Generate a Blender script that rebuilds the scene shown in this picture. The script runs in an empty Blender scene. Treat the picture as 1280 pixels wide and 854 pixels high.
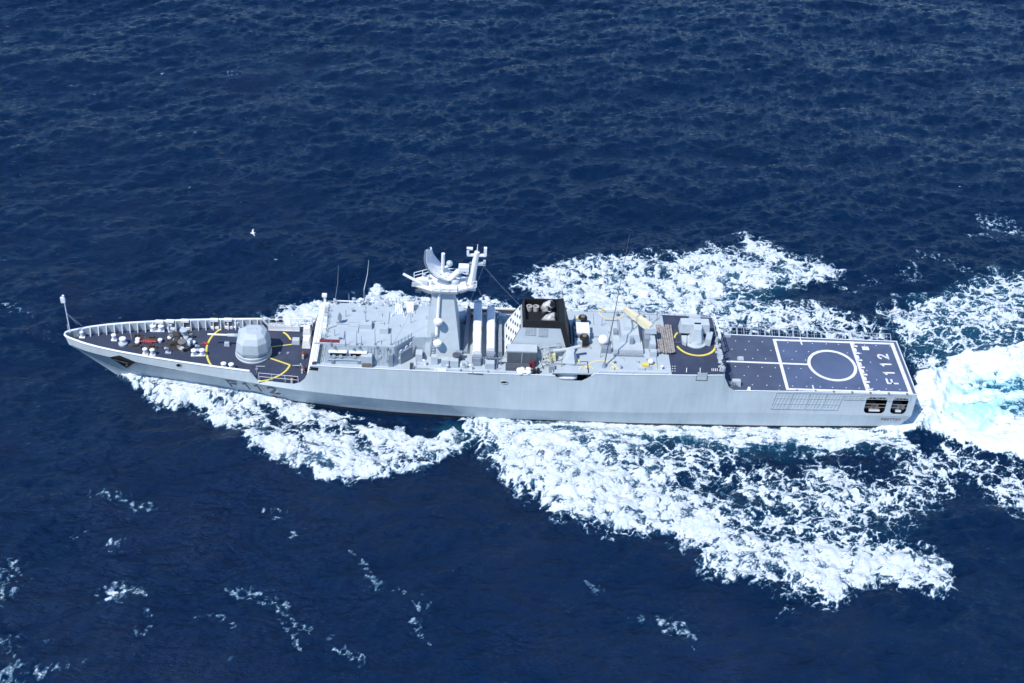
import bpy, bmesh, math, random
import numpy as np
from mathutils import Vector, Matrix
random.seed(7); rng = np.random.default_rng(11)
R = math.radians
S = bpy.context.scene
C = bpy.data.collections.new('scene'); S.collection.children.link(C)

# ------------------------------------------------------------------ camera
CP = Vector((41.7995, -108.1895, 92.3860)); YAW, PIT, ROL, FOC = 0.0490587, 0.6695311, 0.0631375, 1627.967
f_ = Vector((math.sin(YAW)*math.cos(PIT), math.cos(YAW)*math.cos(PIT), -math.sin(PIT)))
r_ = Vector((math.cos(YAW), -math.sin(YAW), 0)); u_ = r_.cross(f_)
cr, sr = math.cos(ROL), math.sin(ROL)
RX = cr*r_ + sr*u_; UY = -sr*r_ + cr*u_
cam = bpy.data.cameras.new('camera'); co = bpy.data.objects.new('camera', cam); C.objects.link(co)
co.matrix_world = Matrix(((RX.x, UY.x, -f_.x, CP.x), (RX.y, UY.y, -f_.y, CP.y), (RX.z, UY.z, -f_.z, CP.z), (0, 0, 0, 1)))
cam.sensor_width = 36; cam.lens = FOC/1280*36; cam.clip_end = 20000; cam.clip_start = 0.5
S.camera = co

# ------------------------------------------------------------------ sky, sun, exposure
SUN_EL, SUN_AZ = R(56), math.atan2(-0.66, -0.75)      # direction the light comes FROM (x, y)
sd = Vector((math.cos(SUN_AZ)*math.cos(SUN_EL), math.sin(SUN_AZ)*math.cos(SUN_EL), math.sin(SUN_EL)))
sun = bpy.data.lights.new('sun', 'SUN'); sun.energy = 3.8; sun.angle = R(0.53); sun.color = (1.0, .97, .92)
so = bpy.data.objects.new('sun', sun); C.objects.link(so); so.rotation_euler = sd.to_track_quat('Z', 'Y').to_euler(); so.location = sd*200
W = bpy.data.worlds.new('World'); S.world = W; W.use_nodes = True
nt = W.node_tree; bg = nt.nodes['Background']; sky = nt.nodes.new('ShaderNodeTexSky')
sky.sky_type = 'NISHITA'; sky.sun_disc = False; sky.sun_elevation = SUN_EL
sky.sun_rotation = math.atan2(sd.x, sd.y); sky.air_density = 1.0; sky.dust_density = 0; sky.ozone_density = 10
nt.links.new(sky.outputs[0], bg.inputs[0]); bg.inputs[1].default_value = 0.15
S.view_settings.view_transform = 'Standard'; S.view_settings.look = 'None'; S.view_settings.exposure = 0.42; S.view_settings.gamma = 1

def at(px, py, z=None, y=None, x=None):
    d = RX*((px-640)/FOC) - UY*((py-427)/FOC) + f_
    if z is not None: t = (z-CP.z)/d.z
    elif y is not None: t = (y-CP.y)/d.y
    else: t = (x-CP.x)/d.x
    return CP + d*t

# ------------------------------------------------------------------ materials
def newmat(name):
    m = bpy.data.materials.new(name); m.use_nodes = True
    return m, m.node_tree, m.node_tree.nodes['Principled BSDF']
def paint(name, col, rough=.5, var=.06, scale=1.2, streak=0, metal=0, bump=0, bscale=8, dirt=None, dirt_amt=0):
    m, t, p = newmat(name); N = t.nodes; L = t.links
    p.inputs['Roughness'].default_value = rough; p.inputs['Metallic'].default_value = metal
    g = N.new('ShaderNodeNewGeometry')
    n = N.new('ShaderNodeTexNoise'); n.inputs['Scale'].default_value = scale; n.inputs['Detail'].default_value = 6
    L.new(g.outputs['Position'], n.inputs['Vector'])
    mr = N.new('ShaderNodeMapRange'); mr.inputs[1].default_value = .3; mr.inputs[2].default_value = .7
    mr.inputs[3].default_value = 1-var; mr.inputs[4].default_value = 1+var
    L.new(n.outputs[0], mr.inputs[0]); val = mr.outputs[0]
    if streak:
        mp = N.new('ShaderNodeMapping'); mp.inputs['Scale'].default_value = (2.2, 2.2, .22); L.new(g.outputs['Position'], mp.inputs[0])
        n2 = N.new('ShaderNodeTexNoise'); n2.inputs['Scale'].default_value = 1.0; n2.inputs['Detail'].default_value = 5
        L.new(mp.outputs[0], n2.inputs['Vector'])
        m2 = N.new('ShaderNodeMapRange'); m2.inputs[1].default_value = .35; m2.inputs[2].default_value = .75
        m2.inputs[3].default_value = 1; m2.inputs[4].default_value = 1-streak; L.new(n2.outputs[0], m2.inputs[0])
        mu = N.new('ShaderNodeMath'); mu.operation = 'MULTIPLY'; L.new(val, mu.inputs[0]); L.new(m2.outputs[0], mu.inputs[1]); val = mu.outputs[0]
        # plating seams
        br = N.new('ShaderNodeTexBrick'); br.inputs['Scale'].default_value = 1; br.inputs['Mortar Size'].default_value = .018
        br.inputs['Brick Width'].default_value = 6.1; br.inputs['Row Height'].default_value = 2.3
        br.inputs['Color1'].default_value = (1, 1, 1, 1); br.inputs['Color2'].default_value = (.965, .965, .965, 1); br.inputs['Mortar'].default_value = (.86, .86, .86, 1)
        sx = N.new('ShaderNodeSeparateXYZ'); cx = N.new('ShaderNodeCombineXYZ'); L.new(g.outputs['Position'], sx.inputs[0])
        L.new(sx.outputs[0], cx.inputs[0]); L.new(sx.outputs[2], cx.inputs[1]); L.new(cx.outputs[0], br.inputs[0])
        mu = N.new('ShaderNodeMath'); mu.operation = 'MULTIPLY'; L.new(val, mu.inputs[0]); L.new(br.outputs[0], mu.inputs[1]); val = mu.outputs[0]
    mx = N.new('ShaderNodeMix'); mx.data_type = 'RGBA'; mx.blend_type = 'MULTIPLY'; mx.inputs[0].default_value = 1
    mx.inputs[6].default_value = (*col, 1); L.new(val, mx.inputs[7]); out = mx.outputs[2]
    if dirt:
        nd = N.new('ShaderNodeTexNoise'); nd.inputs['Scale'].default_value = scale*.6; nd.inputs['Detail'].default_value = 9; nd.inputs['Roughness'].default_value = .7
        L.new(g.outputs['Position'], nd.inputs['Vector'])
        md = N.new('ShaderNodeMapRange'); md.inputs[1].default_value = .52; md.inputs[2].default_value = .72; md.inputs[4].default_value = dirt_amt
        L.new(nd.outputs[0], md.inputs[0])
        m3 = N.new('ShaderNodeMix'); m3.data_type = 'RGBA'; L.new(md.outputs[0], m3.inputs[0]); L.new(out, m3.inputs[6]); m3.inputs[7].default_value = (*dirt, 1); out = m3.outputs[2]
    L.new(out, p.inputs['Base Color'])
    if bump:
        nb = N.new('ShaderNodeTexNoise'); nb.inputs['Scale'].default_value = bscale; nb.inputs['Detail'].default_value = 4
        L.new(g.outputs['Position'], nb.inputs['Vector'])
        b = N.new('ShaderNodeBump'); b.inputs['Strength'].default_value = bump; b.inputs['Distance'].default_value = .05
        L.new(nb.outputs[0], b.inputs['Height']); L.new(b.outputs[0], p.inputs['Normal'])
    return m
M = {
 'hull': paint('hull_paint', (.435, .50, .525), .42, .06, .35, streak=.1, bump=.2, bscale=.9, dirt=(.35, .41, .49), dirt_amt=.3),
 'boot': paint('boot_topping', (.02, .022, .028), .45, .2, 2),
 'grey': paint('deck_grey_paint', (.39, .45, .485), .5, .05, .9, dirt=(.33, .38, .46), dirt_amt=.45),
 'light': paint('superstructure_paint', (.42, .475, .505), .45, .05, 1.5, bump=.1, bscale=3, dirt=(.34, .38, .44), dirt_amt=.4),
 'wall': paint('weathered_wall_paint', (.33, .39, .435), .5, .08, 3.2, bump=.2, bscale=4, dirt=(.2, .25, .31), dirt_amt=.6),
 'mid': paint('mid_grey_paint', (.22, .26, .305), .5, .08, 2, dirt=(.2, .22, .26), dirt_amt=.4),
 'white': paint('white_paint', (.78, .79, .8), .4, .05, 3, dirt=(.5, .48, .46), dirt_amt=.25),
 'dark': paint('dark_grey_paint', (.07, .08, .1), .55, .15, 2),
 'containergrey': paint('container_grey', (.085, .1, .12), .5, .1, 2),  # dark grey paint of the ventilator house
 'black': paint('soot_and_shade_black', (.008, .008, .009), .6, .3, 2),  # soot and black fittings, also shade painted in for openings
 'glass': paint('window_glass', (.012, .016, .022), .08, .1, 2),
 'deck': paint('dark_deck_coating', (.029, .04, .075), .72, .16, .6, bump=.25, bscale=14, dirt=(.09, .1, .135), dirt_amt=.4),
 'flight': paint('flight_deck_coating', (.075, .105, .185), .7, .12, .35, bump=.25, bscale=14, dirt=(.05, .066, .105), dirt_amt=.75),
 'fdark': paint('dark_flight_deck_coating', (.058, .078, .13), .72, .14, .5, bump=.25, bscale=14, dirt=(.045, .055, .085), dirt_amt=.6),  # darker coating for the forward part of the flight deck
 'line': paint('white_line_paint', (.70, .70, .68), .6, .08, 3, dirt=(.28, .3, .34), dirt_amt=.7),
 'yellow': paint('yellow_line_paint', (.68, .56, .11), .55, .08, 3, dirt=(.4, .34, .12), dirt_amt=.4),
 'paleyellow': paint('worn_yellow_paint', (.62, .56, .3), .6, .08, 4, dirt=(.47, .52, .6), dirt_amt=.9),
 'cream': paint('cream_paint', (.68, .62, .42), .5, .08, 2, dirt=(.45, .38, .25), dirt_amt=.4),
 'red': paint('red_paint', (.16, .022, .03), .5, .15, 2),
 'rust': paint('rusty_red', (.16, .05, .04), .7, .3, 5),
 'orange': paint('orange_red', (.42, .07, .045), .6, .15, 5),
 'canvas': paint('white_canvas', (.75, .75, .73), .8, .06, 1.4, bump=.6, bscale=2.4, dirt=(.5, .47, .44), dirt_amt=.5),
 'tarp': paint('grey_canvas', (.42, .47, .5), .8, .07, 1.5, bump=.5, bscale=3),
 'wood': paint('weathered_wood', (.27, .245, .23), .8, .35, 3, bump=.3, bscale=20, dirt=(.5, .48, .46), dirt_amt=.8),
 'chain': paint('greasy_iron', (.06, .055, .05), .5, .4, 6, metal=.3, dirt=(.2, .15, .11), dirt_amt=.6),
 'brass': paint('weathered_bronze', (.22, .2, .17), .5, .3, 5, metal=.3),
 'pipe': paint('sooty_steel', (.42, .41, .4), .45, .3, 2.5, dirt=(.03, .03, .03), dirt_amt=.95),
 'rail': paint('rail_paint', (.62, .66, .7), .4, .05, 3),
}

# ------------------------------------------------------------------ mesh builder
ORG = {}
class MB:
    def __init__(s): s.v = []; s.f = []
    def add(s, vs, fs):
        b = len(s.v); s.v += [Vector(v) for v in vs]; s.f += [tuple(b+i for i in f) for f in fs]; return s
    def box(s, x0, x1, y0, y1, z0, z1, tx=0, ty=0, rz=0):       # tx, ty: inset of the top
        cx, cy = (x0+x1)/2, (y0+y1)/2
        vs = [(x0, y0, z0), (x1, y0, z0), (x1, y1, z0), (x0, y1, z0), (x0+tx, y0+ty, z1), (x1-tx, y0+ty, z1), (x1-tx, y1-ty, z1), (x0+tx, y1-ty, z1)]
        if rz:
            c, n = math.cos(rz), math.sin(rz)
            vs = [(cx+(a-cx)*c-(b-cy)*n, cy+(a-cx)*n+(b-cy)*c, z) for a, b, z in vs]
        return s.add(vs, [(3, 2, 1, 0), (4, 5, 6, 7), (0, 1, 5, 4), (1, 2, 6, 5), (2, 3, 7, 6), (3, 0, 4, 7)])
    def prism(s, poly, z0, z1, top=None):
        n = len(poly); top = top or poly
        vs = [(p[0], p[1], z0 if len(p) < 3 else p[2]) for p in poly] + [(p[0], p[1], z1 if len(p) < 3 else p[2]) for p in top]
        return s.add(vs, [tuple(reversed(range(n))), tuple(range(n, 2*n))] + [(i, (i+1) % n, n+(i+1) % n, n+i) for i in range(n)])
    def tube(s, pts, r, r1=None, n=8):
        pts = [Vector(p) for p in pts]; r1 = r if r1 is None else r1; k = len(pts); vs = []; fs = []
        for i, p in enumerate(pts):
            d = (pts[min(i+1, k-1)]-pts[max(i-1, 0)]).normalized()
            a = d.cross(Vector((0, 0, 1)) if abs(d.z) < .9 else Vector((1, 0, 0))).normalized(); b = d.cross(a)
            rr = r+(r1-r)*i/max(1, k-1)
            for j in range(n):
                t = 2*math.pi*j/n; vs.append(p+a*math.cos(t)*rr+b*math.sin(t)*rr)
        for i in range(k-1):
            for j in range(n): fs.append((i*n+j, i*n+(j+1) % n, (i+1)*n+(j+1) % n, (i+1)*n+j))
        fs += [tuple(reversed(range(n))), tuple(range((k-1)*n, k*n))]
        return s.add(vs, fs)
    def lathe(s, c, prof, n=20, sx=1, sy=1, axis='z'):
        c = Vector(c); vs = []; fs = []
        for r, h in prof:
            for j in range(n):
                t = 2*math.pi*j/n; a, b = r*math.cos(t)*sx, r*math.sin(t)*sy
                vs.append(c+(Vector((a, b, h)) if axis == 'z' else Vector((a, h, b)) if axis == 'y' else Vector((h, a, b))))
        k = len(prof)
        for i in range(k-1):
            for j in range(n): fs.append((i*n+j, i*n+(j+1) % n, (i+1)*n+(j+1) % n, (i+1)*n+j))
        fs += [tuple(reversed(range(n))), tuple(range((k-1)*n, k*n))]
        return s.add(vs, fs)
    def ball(s, c, r, sz=1, n=14):
        return s.lathe(c, [(max(.001, r*math.sin(math.pi*i/8)), -r*sz*math.cos(math.pi*i/8)) for i in range(9)], n)
    def strip(s, pts, w, z=None, off=.008, t=.006):           # flat painted line along a polyline
        pts = [Vector(p) for p in pts]; k = len(pts); vs = []; fs = []
        closed = (pts[0]-pts[-1]).length < 1e-4
        for i, p in enumerate(pts):
            a = pts[i-1] if i else (pts[-2] if closed else p); b = pts[i+1] if i < k-1 else (pts[1] if closed else p)
            d = (b-a); d.z = 0; d.normalize(); nn = Vector((-d.y, d.x, 0))*w/2
            vs += [p+nn+Vector((0, 0, off)), p-nn+Vector((0, 0, off))]
        for i in range(k-1): fs.append((2*i, 2*i+1, 2*i+3, 2*i+2))
        return s.add(vs, fs)
    def build(s, name, mat, parent=None, label=None, smooth=False, bevel=0, org=None):
        xs = np.array([tuple(v) for v in s.v])
        o0 = Vector(org) if org is not None else Vector(((xs[:, 0].min()+xs[:, 0].max())/2, (xs[:, 1].min()+xs[:, 1].max())/2, xs[:, 2].min()))
        me = bpy.data.meshes.new(name); me.from_pydata([tuple(v-o0) for v in s.v], [], s.f)
        bm = bmesh.new(); bm.from_mesh(me); bmesh.ops.recalc_face_normals(bm, faces=bm.faces)
        if bevel: bmesh.ops.bevel(bm, geom=list(bm.edges), offset=bevel, segments=2, affect='EDGES', profile=.5)
        bm.to_mesh(me); bm.free()
        me.materials.append(M[mat] if isinstance(mat, str) else mat)
        if smooth:
            for p in me.polygons: p.use_smooth = True
        o = bpy.data.objects.new(name, me); C.objects.link(o); ORG[o] = o0
        if parent: o.parent = parent; o.location = o0-ORG[parent]
        else: o.location = o0
        if label: o['label'] = label
        return o
def group(name, org, parent=None):
    o = bpy.data.objects.new(name, None); C.objects.link(o); o.empty_display_size = .3; ORG[o] = Vector(org)
    o.location = ORG[o]-(ORG[parent] if parent else Vector((0, 0, 0)))
    if parent: o.parent = parent
    return o
def top(o, label, cat, grp=None):
    o['label'] = label; o['category'] = cat
    if grp: o['group'] = grp
    return o

# ================================================================== THE SHIP
ship = group('warship', (45, 0, 0))
top(ship, 'long grey naval warship under way with black funnel, domed bow gun and helicopter deck', 'warship')
ip = lambda x, xs, ys: float(np.interp(x, xs, ys))
XB = [0, .25, .7, 1.4, 2.5, 4, 5.8, 9.2, 12.5, 16.3, 20.2, 24, 27, 30, 40, 50, 60, 66, 72, 80, 90]
YT = [.05, .35, .62, .95, 1.42, 1.9, 2.35, 3.0, 3.52, 4.02, 4.45, 4.85, 5.02, 5.15, 5.38, 5.42, 5.3, 5.08, 4.75, 4.58, 4.5]
def yT(x): return ip(x, XB, YT)
def yK(x): return yT(x)+ip(x, [0, 10, 20, 30, 40, 90], [.03, .12, .3, .38, .42, .42])
def zK(x): return ip(x, [0, 8, 13, 20, 25, 33, 40, 47, 90], [4.75, 4.55, 4.3, 3.85, 3.45, 2.95, 2.55, 2.2, 2.15])
def zD(x): return ip(x, [0, 5, 12, 20, 26], [4.9, 4.6, 4.3, 4.05, 3.95])            # foredeck surface
ZU, ZA, ZF = 6.55, 6.95, 4.82                                                          # upper deck, aft upper deck, flight deck
def zT(x): return ip(x, [0, 12, 20.0, 20.75, 24.6, 25.2, 25.7, 26.1, 26.5, 51.5, 51.9, 52.4, 54.3, 54.9, 55.6, 69.0, 69.3, 69.8, 70.5, 90],
                        [5.75, 5.4, 5.15, 4.05, 4.0, 4.25, 4.8, 5.7, ZU+.12, ZU+.12, ZU-.35, ZU-.5, ZU-.5, ZU-.1, ZA+.08, ZA+.08, ZA-.5, 5.4, ZF+.06, ZF+.06])
def yW(x): return ip(x, [5, 8, 12, 17.4, 24.4, 30, 35, 45, 60, 75, 90], [.03, .6, 1.35, 2.3, 3.5, 4.25, 4.75, 5.25, 5.35, 5.1, 4.5])
def side_pt(x, v, sgn=-1):           # v: 0 bottom .. 1 boot top .. 2 knuckle .. 3 sheer
    u = x/90
    if v >= 2:
        xt, xk = x, .5+u*89.35
        t = v-2; p = Vector((xk*(1-t)+xt*t, sgn*(yK(xk)*(1-t)+yT(xt)*t), zK(xk)*(1-t)+zT(xt)*t))
    elif v >= 1:
        xk, xw = .5+u*89.35, 4.7+u*84.3
        t = v-1; fl = t**1.25 if x < 40 else t
        p = Vector((xw*(1-t)+xk*t, sgn*((yW(xw)+.03)*(1-fl)+yK(xk)*fl), .42*(1-t)+zK(xk)*t))
    else:
        xw, xb = 4.7+u*84.3, 5.5+u*83.2
        p = Vector((xb*(1-v)+xw*v, sgn*((yW(xb)*.93)*(1-v)+(yW(xw)+.03)*v), -2.2*(1-v)+.42*v))
    return p
XS = sorted(set([0, .12, .25, .45, .7, 1, 1.4, 1.9, 2.5, 3.2, 4, 5] + list(np.arange(6, 90, .75)) +
     [20.0, 20.75, 24.6, 24.9, 25.2, 25.45, 25.7, 25.9, 26.1, 26.3, 26.5, 51.5, 51.9, 52.4, 54.3, 54.6, 54.9, 55.25, 55.6, 69.0, 69.15, 69.3, 69.55, 69.8, 70.1, 70.5, 84.7, 86.95, 87.55, 89.25, 90]))
def hull_mesh(v0, v1, nv, holes=True):
    mb = MB(); vl = [v0+(v1-v0)*i/nv for i in range(nv+1)]
    if v1 > 2.5: vl = sorted(set([v for v in vl] + [2.1, 2.82]))
    for sg in (-1, 1):
        b = len(mb.v)
        for x in XS:
            for v in vl: mb.v.append(side_pt(x, v, sg))
        m = len(vl)
        for i in range(len(XS)-1):
            for j in range(m-1):
                if holes and v1 > 2.5:
                    if vl[j] >= 2.099 and vl[j+1] <= 2.821 and ((84.69 <= XS[i] and XS[i+1] <= 86.96) or (87.54 <= XS[i] and XS[i+1] <= 89.26)): continue
                a = b+i*m+j; mb.f.append((a, a+m, a+m+1, a+1))
    # stem and transom caps
    m = len(vl); n = len(XS); half = n*m
    for j in range(m-1):
        mb.f.append((j, j+1, half+j+1, half+j))
        a = (n-1)*m+j; mb.f.append((a, a+1, half+a+1, half+a))
    return mb
hull = hull_mesh(1, 3, 10)
# bulwark cap rail and thickness come separately
hull = hull.build('hull', 'hull', ship, org=(45, 0, 0), smooth=False)
bm = bmesh.new(); bm.from_mesh(hull.data); bmesh.ops.remove_doubles(bm, verts=bm.verts, dist=.0005); bm.to_mesh(hull.data); bm.free()
hull_mesh(0, 1, 3).build('boot_stripe', 'boot', ship, org=(45, 0, -2))
def on_side(x, zf, sgn=-1, out=.0):   # point on the shell at station x, zf in absolute z
    lo, hi = 0., 3.
    for _ in range(40):
        mid = (lo+hi)/2
        if side_pt(x, mid, sgn).z < zf: lo = mid
        else: hi = mid
    # correct the station for rake
    xx = x
    for _ in range(6):
        p = side_pt(xx, lo, sgn); xx += (x-p.x)
        a, b = 0., 3.
        for _ in range(25):
            mid = (a+b)/2
            if side_pt(xx, mid, sgn).z < zf: a = mid
            else: b = mid
        lo = a
    p = side_pt(xx, lo, sgn); p.y += sgn*out; return p

# ---- decks
def deck(name, x0, x1, zfun, mat, ins=.04, n=60, usek=False):
    mb = MB()
    for i in range(n+1):
        x = x0+(x1-x0)*i/n; z = zfun(x)
        lo, hi = 2., 3.
        for _ in range(30):
            mid = (lo+hi)/2
            if side_pt(x, mid).z < z: lo = mid
            else: hi = mid
        y = max(.02, abs(side_pt(x, lo).y)-ins)
        mb.v += [Vector((x, -y, z)), Vector((x, y, z)), Vector((x, -y, z-.12)), Vector((x, y, z-.12))]
    for i in range(n):
        a = 4*i; mb.f += [(a, a+1, a+5, a+4), (a+2, a+3, a+7, a+6)]
    mb.f += [(0, 1, 3, 2), (4*n, 4*n+1, 4*n+3, 4*n+2)]
    return mb.build(name, mat, ship)
fore = deck('foredeck', .9, 26.6, zD, 'deck', ins=.17)
upd = deck('upper_deck', 26.45, 51.2, lambda x: ZU, 'grey', n=30)
aupd = deck('aft_upper_deck', 51.25, 63.6, lambda x: ZA, 'grey', n=20)
ldk = deck('launcher_deck', 63.6, 69.1, lambda x: ZA, 'deck', n=12)
fld = deck('flight_deck', 69.1, 89.96, lambda x: ZF, 'flight', n=30)
# step bulkheads across the ship
MB().add([(25.75, -4.9, 3.8), (25.75, 4.9, 3.8), (26.62, 4.95, ZU+.5), (26.62, -4.95, ZU+.5), (26.72, -4.95, ZU+.5), (26.72, 4.95, ZU+.5), (26.72, 4.95, 3.8), (26.72, -4.95, 3.8)],
     [(0, 1, 2, 3), (3, 2, 5, 4), (4, 5, 6, 7)]).build('forward_bulkhead', 'light', ship)
MB().box(51.2, 51.26, -5.3, 5.3, 5, ZA).build('step_bulkhead', 'light', ship)
MB().box(69.08, 69.14, -4.95, 4.95, 4.3, ZA).build('aft_bulkhead', 'light', ship)
# cap rail following the sheer on both sides
def cap(sgn, x0, x1, r=.07, lift=0):
    xs = [x for x in XS if x0 <= x <= x1]
    return [side_pt(x, 3, sgn)+Vector((0, 0, lift)) for x in xs]
pts = list(reversed(cap(-1, .05, 20.0)))+cap(1, .05, 25.8)
MB().tube(pts, .11, n=6).build('bulwark_cap_rail', 'white', ship)
for sg in (-1, 1):
    MB().tube(cap(sg, 26.3, 51.6), .06, n=5).build('gunwale', 'rail', ship)
    MB().tube(cap(sg, 55.2, 69.1), .06, n=5).build('gunwale', 'rail', ship)
    MB().tube(cap(sg, 70.4, 90), .06, n=5).build('gunwale', 'rail', ship)
# inner faces of the bulwark (with stiffeners), open chocks on the far side
for sg in (-1, 1):
    mb = MB(); xs = [x for x in XS if .5 <= x <= 20.0]
    for x in xs:
        p = side_pt(x, 3, sg); yb = abs(side_pt(x, 2.0, sg).y)
        mb.v += [Vector((x+.02, sg*(abs(p.y)-.1), p.z-.02)), Vector((x+.02, sg*max(.05, abs(p.y)-.08), zD(x)-.02))]
    for i in range(len(xs)-1): mb.f.append((2*i, 2*i+1, 2*i+3, 2*i+2))
    bw = mb.build('bulwark_lining', 'grey', ship)
    for k in range(24):
        x = 1.6+k*.78
        if x > 19.6: break
        p = side_pt(x, 3, sg); z0 = zD(x); yy = abs(p.y)-.1
        MB().add([(x, sg*yy, p.z-.05), (x, sg*yy, z0), (x, sg*(yy-.42), z0), (x, sg*(yy-.12), p.z-.05),
                  (x+.07, sg*yy, p.z-.05), (x+.07, sg*yy, z0), (x+.07, sg*(yy-.42), z0), (x+.07, sg*(yy-.12), p.z-.05)],
                 [(0, 1, 2, 3), (4, 5, 6, 7), (2, 3, 7, 6), (0, 3, 7, 4), (1, 2, 6, 5)]).build('bulwark_frame', 'white', bw)
# white mooring chocks set in the bulwark
for px in (201, 214, 232, 268, 285):
    p = at(px, 401 if px > 190 else 403, z=5.2); x = p.x; q = side_pt(x, 3, 1)
    ch = MB().box(x-.42, x+.42, q.y-.32, q.y-.06, zD(x), zD(x)+.28).build('chock', 'white', ship)
    MB().box(x-.42, x+.42, q.y-.3, q.y+.06, q.z-.12, q.z+.14).build('chock_cap', 'white', ch)
    MB().box(x-.36, x+.36, q.y-.16, q.y-.13, zD(x)+.28, q.z-.12).build('chock_opening', 'dark', ch)
# far side open rail aft of the bulwark
def railing(pts, h=1.0, mat='rail', parent=ship, step=1.5, rows=(.5, 1.0), r=.03, name='guard_rail'):
    mb = MB(); pts = [Vector(p) for p in pts]
    for a, b in zip(pts, pts[1:]):
        L = (b-a).length; n = max(1, round(L/step))
        for i in range(n+1):
            p = a.lerp(b, i/n); mb.tube([p, p+Vector((0, 0, h))], r*1.1, n=5)
        for q in rows: mb.tube([a+Vector((0, 0, h*q)), b+Vector((0, 0, h*q))], r, n=5)
    return mb.build(name, mat, parent)
railing([(20.8, 4.4, zD(20.8)), (25.4, 4.85, 4)], 1.1, 'white', step=.8, r=.045)
railing([(20.9, -4.5, zD(20.9)), (25.0, -4.85, 4)], .95, 'rail', step=1.6, r=.025)
ra = at(336, 413, z=4.1); rb = at(374, 415, z=4.1)
mb = MB()
for k in range(14):
    x = ra.x+(rb.x-ra.x)*k/13; mb.box(x-.05, x+.05, ra.y-.05, ra.y+.03, 4.1, 4.75)
mb.box(ra.x, rb.x, ra.y-.06, ra.y+.04, 4.65, 4.75).box(ra.x, rb.x, ra.y-.06, ra.y+.04, 4.1, 4.2).box(ra.x, rb.x, ra.y-.03, ra.y, 4.2, 4.65)
mb.build('slatted_screen', 'white', ship)

# ---- glyph strokes
G = {'F': [[(0, 0), (0, 1), (.6, 1)], [(0, .52), (.5, .52)]],
     '1': [[(.32, 0), (.32, 1), (.1, .8)]],
     '2': [[(.02, .8), (.08, .93), (.3, 1), (.5, .93), (.56, .75), (.48, .55), (.02, 0), (.6, 0)]],
     'P': [[(0, 0), (0, 1), (.5, 1), (.58, .75), (.5, .48), (0, .48)]],
     'R': [[(0, 0), (0, 1), (.5, 1), (.58, .75), (.5, .48), (0, .48)], [(.25, .48), (.6, 0)]],
     'O': [[(.05, .1), (.05, .9), (.3, 1), (.55, .9), (.55, .1), (.3, 0), (.05, .1)]],
     'T': [[(0, 1), (.6, 1)], [(.3, 1), (.3, 0)]],
     'Y': [[(0, 1), (.3, .5), (.6, 1)], [(.3, .5), (.3, 0)]]}
def glyph(ch, w, fn, mat, name, parent, sub=6):
    mb = MB()
    for st in G[ch]:
        # resample
        pts = []
        for a, b in zip(st, st[1:]):
            for i in range(sub): pts.append(Vector((a[0]+(b[0]-a[0])*i/sub, a[1]+(b[1]-a[1])*i/sub, 0)))
        pts.append(Vector((*st[-1], 0)))
        d0 = (pts[0]-pts[1]).normalized()*w/2; d1 = (pts[-1]-pts[-2]).normalized()*w/2
        pts[0] = pts[0]+d0; pts[-1] = pts[-1]+d1
        vs = []
        for i, p in enumerate(pts):
            a = (p-pts[i-1]).normalized() if i else None; b = (pts[i+1]-p).normalized() if i < len(pts)-1 else None
            if a is None: a = b
            if b is None: b = a
            t = (a+b).normalized(); nn = Vector((-t.y, t.x, 0)); k = 1/max(.5, nn.dot(Vector((-a.y, a.x, 0))))
            vs += [fn(p+nn*w/2*k), fn(p-nn*w/2*k)]
        mb.add(vs, [(2*i, 2*i+1, 2*i+3, 2*i+2) for i in range(len(pts)-1)])
    return mb.build(name, mat, parent)
# pennant number on the bow, lettering near the stern
for ch, (px, py) in zip('F112', [(287, 476.5), (305, 480.5), (320, 483), (338, 486)]):
    p0 = at(px, py+8, y=-4.4); x0 = p0.x; z0 = zK(x0)-2.05; h = 1.5
    for nm, mt, dx, dz, out in (('number_shadow', 'dark', -.02, -.0, .07), ('hull_number', 'white', .13, -.05, .045)):
        if nm == 'number_shadow':
            sh_ = glyph(ch, .17, lambda p: on_side(x0+dx+p.x*h*.95+(1-p.y)*-.0+(-(p.y)*.25), z0+dz+p.y*h, -1, out), mt, nm, ship)
        else:
            glyph(ch, .16, lambda p: on_side(x0+dx+p.x*h*.95-(p.y)*.25, z0+dz+p.y*h, -1, out), mt, 'hull_number', ship)
p0 = at(1101, 527, y=-4.9)
for i, ch in enumerate('PROTTOY'):
    glyph(ch, .2, lambda p: on_side(p0.x+i*.31+p.x*.3, 1.42+p.y*.32, -1, .02), 'rust', 'name_letter', ship, sub=2)

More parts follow.
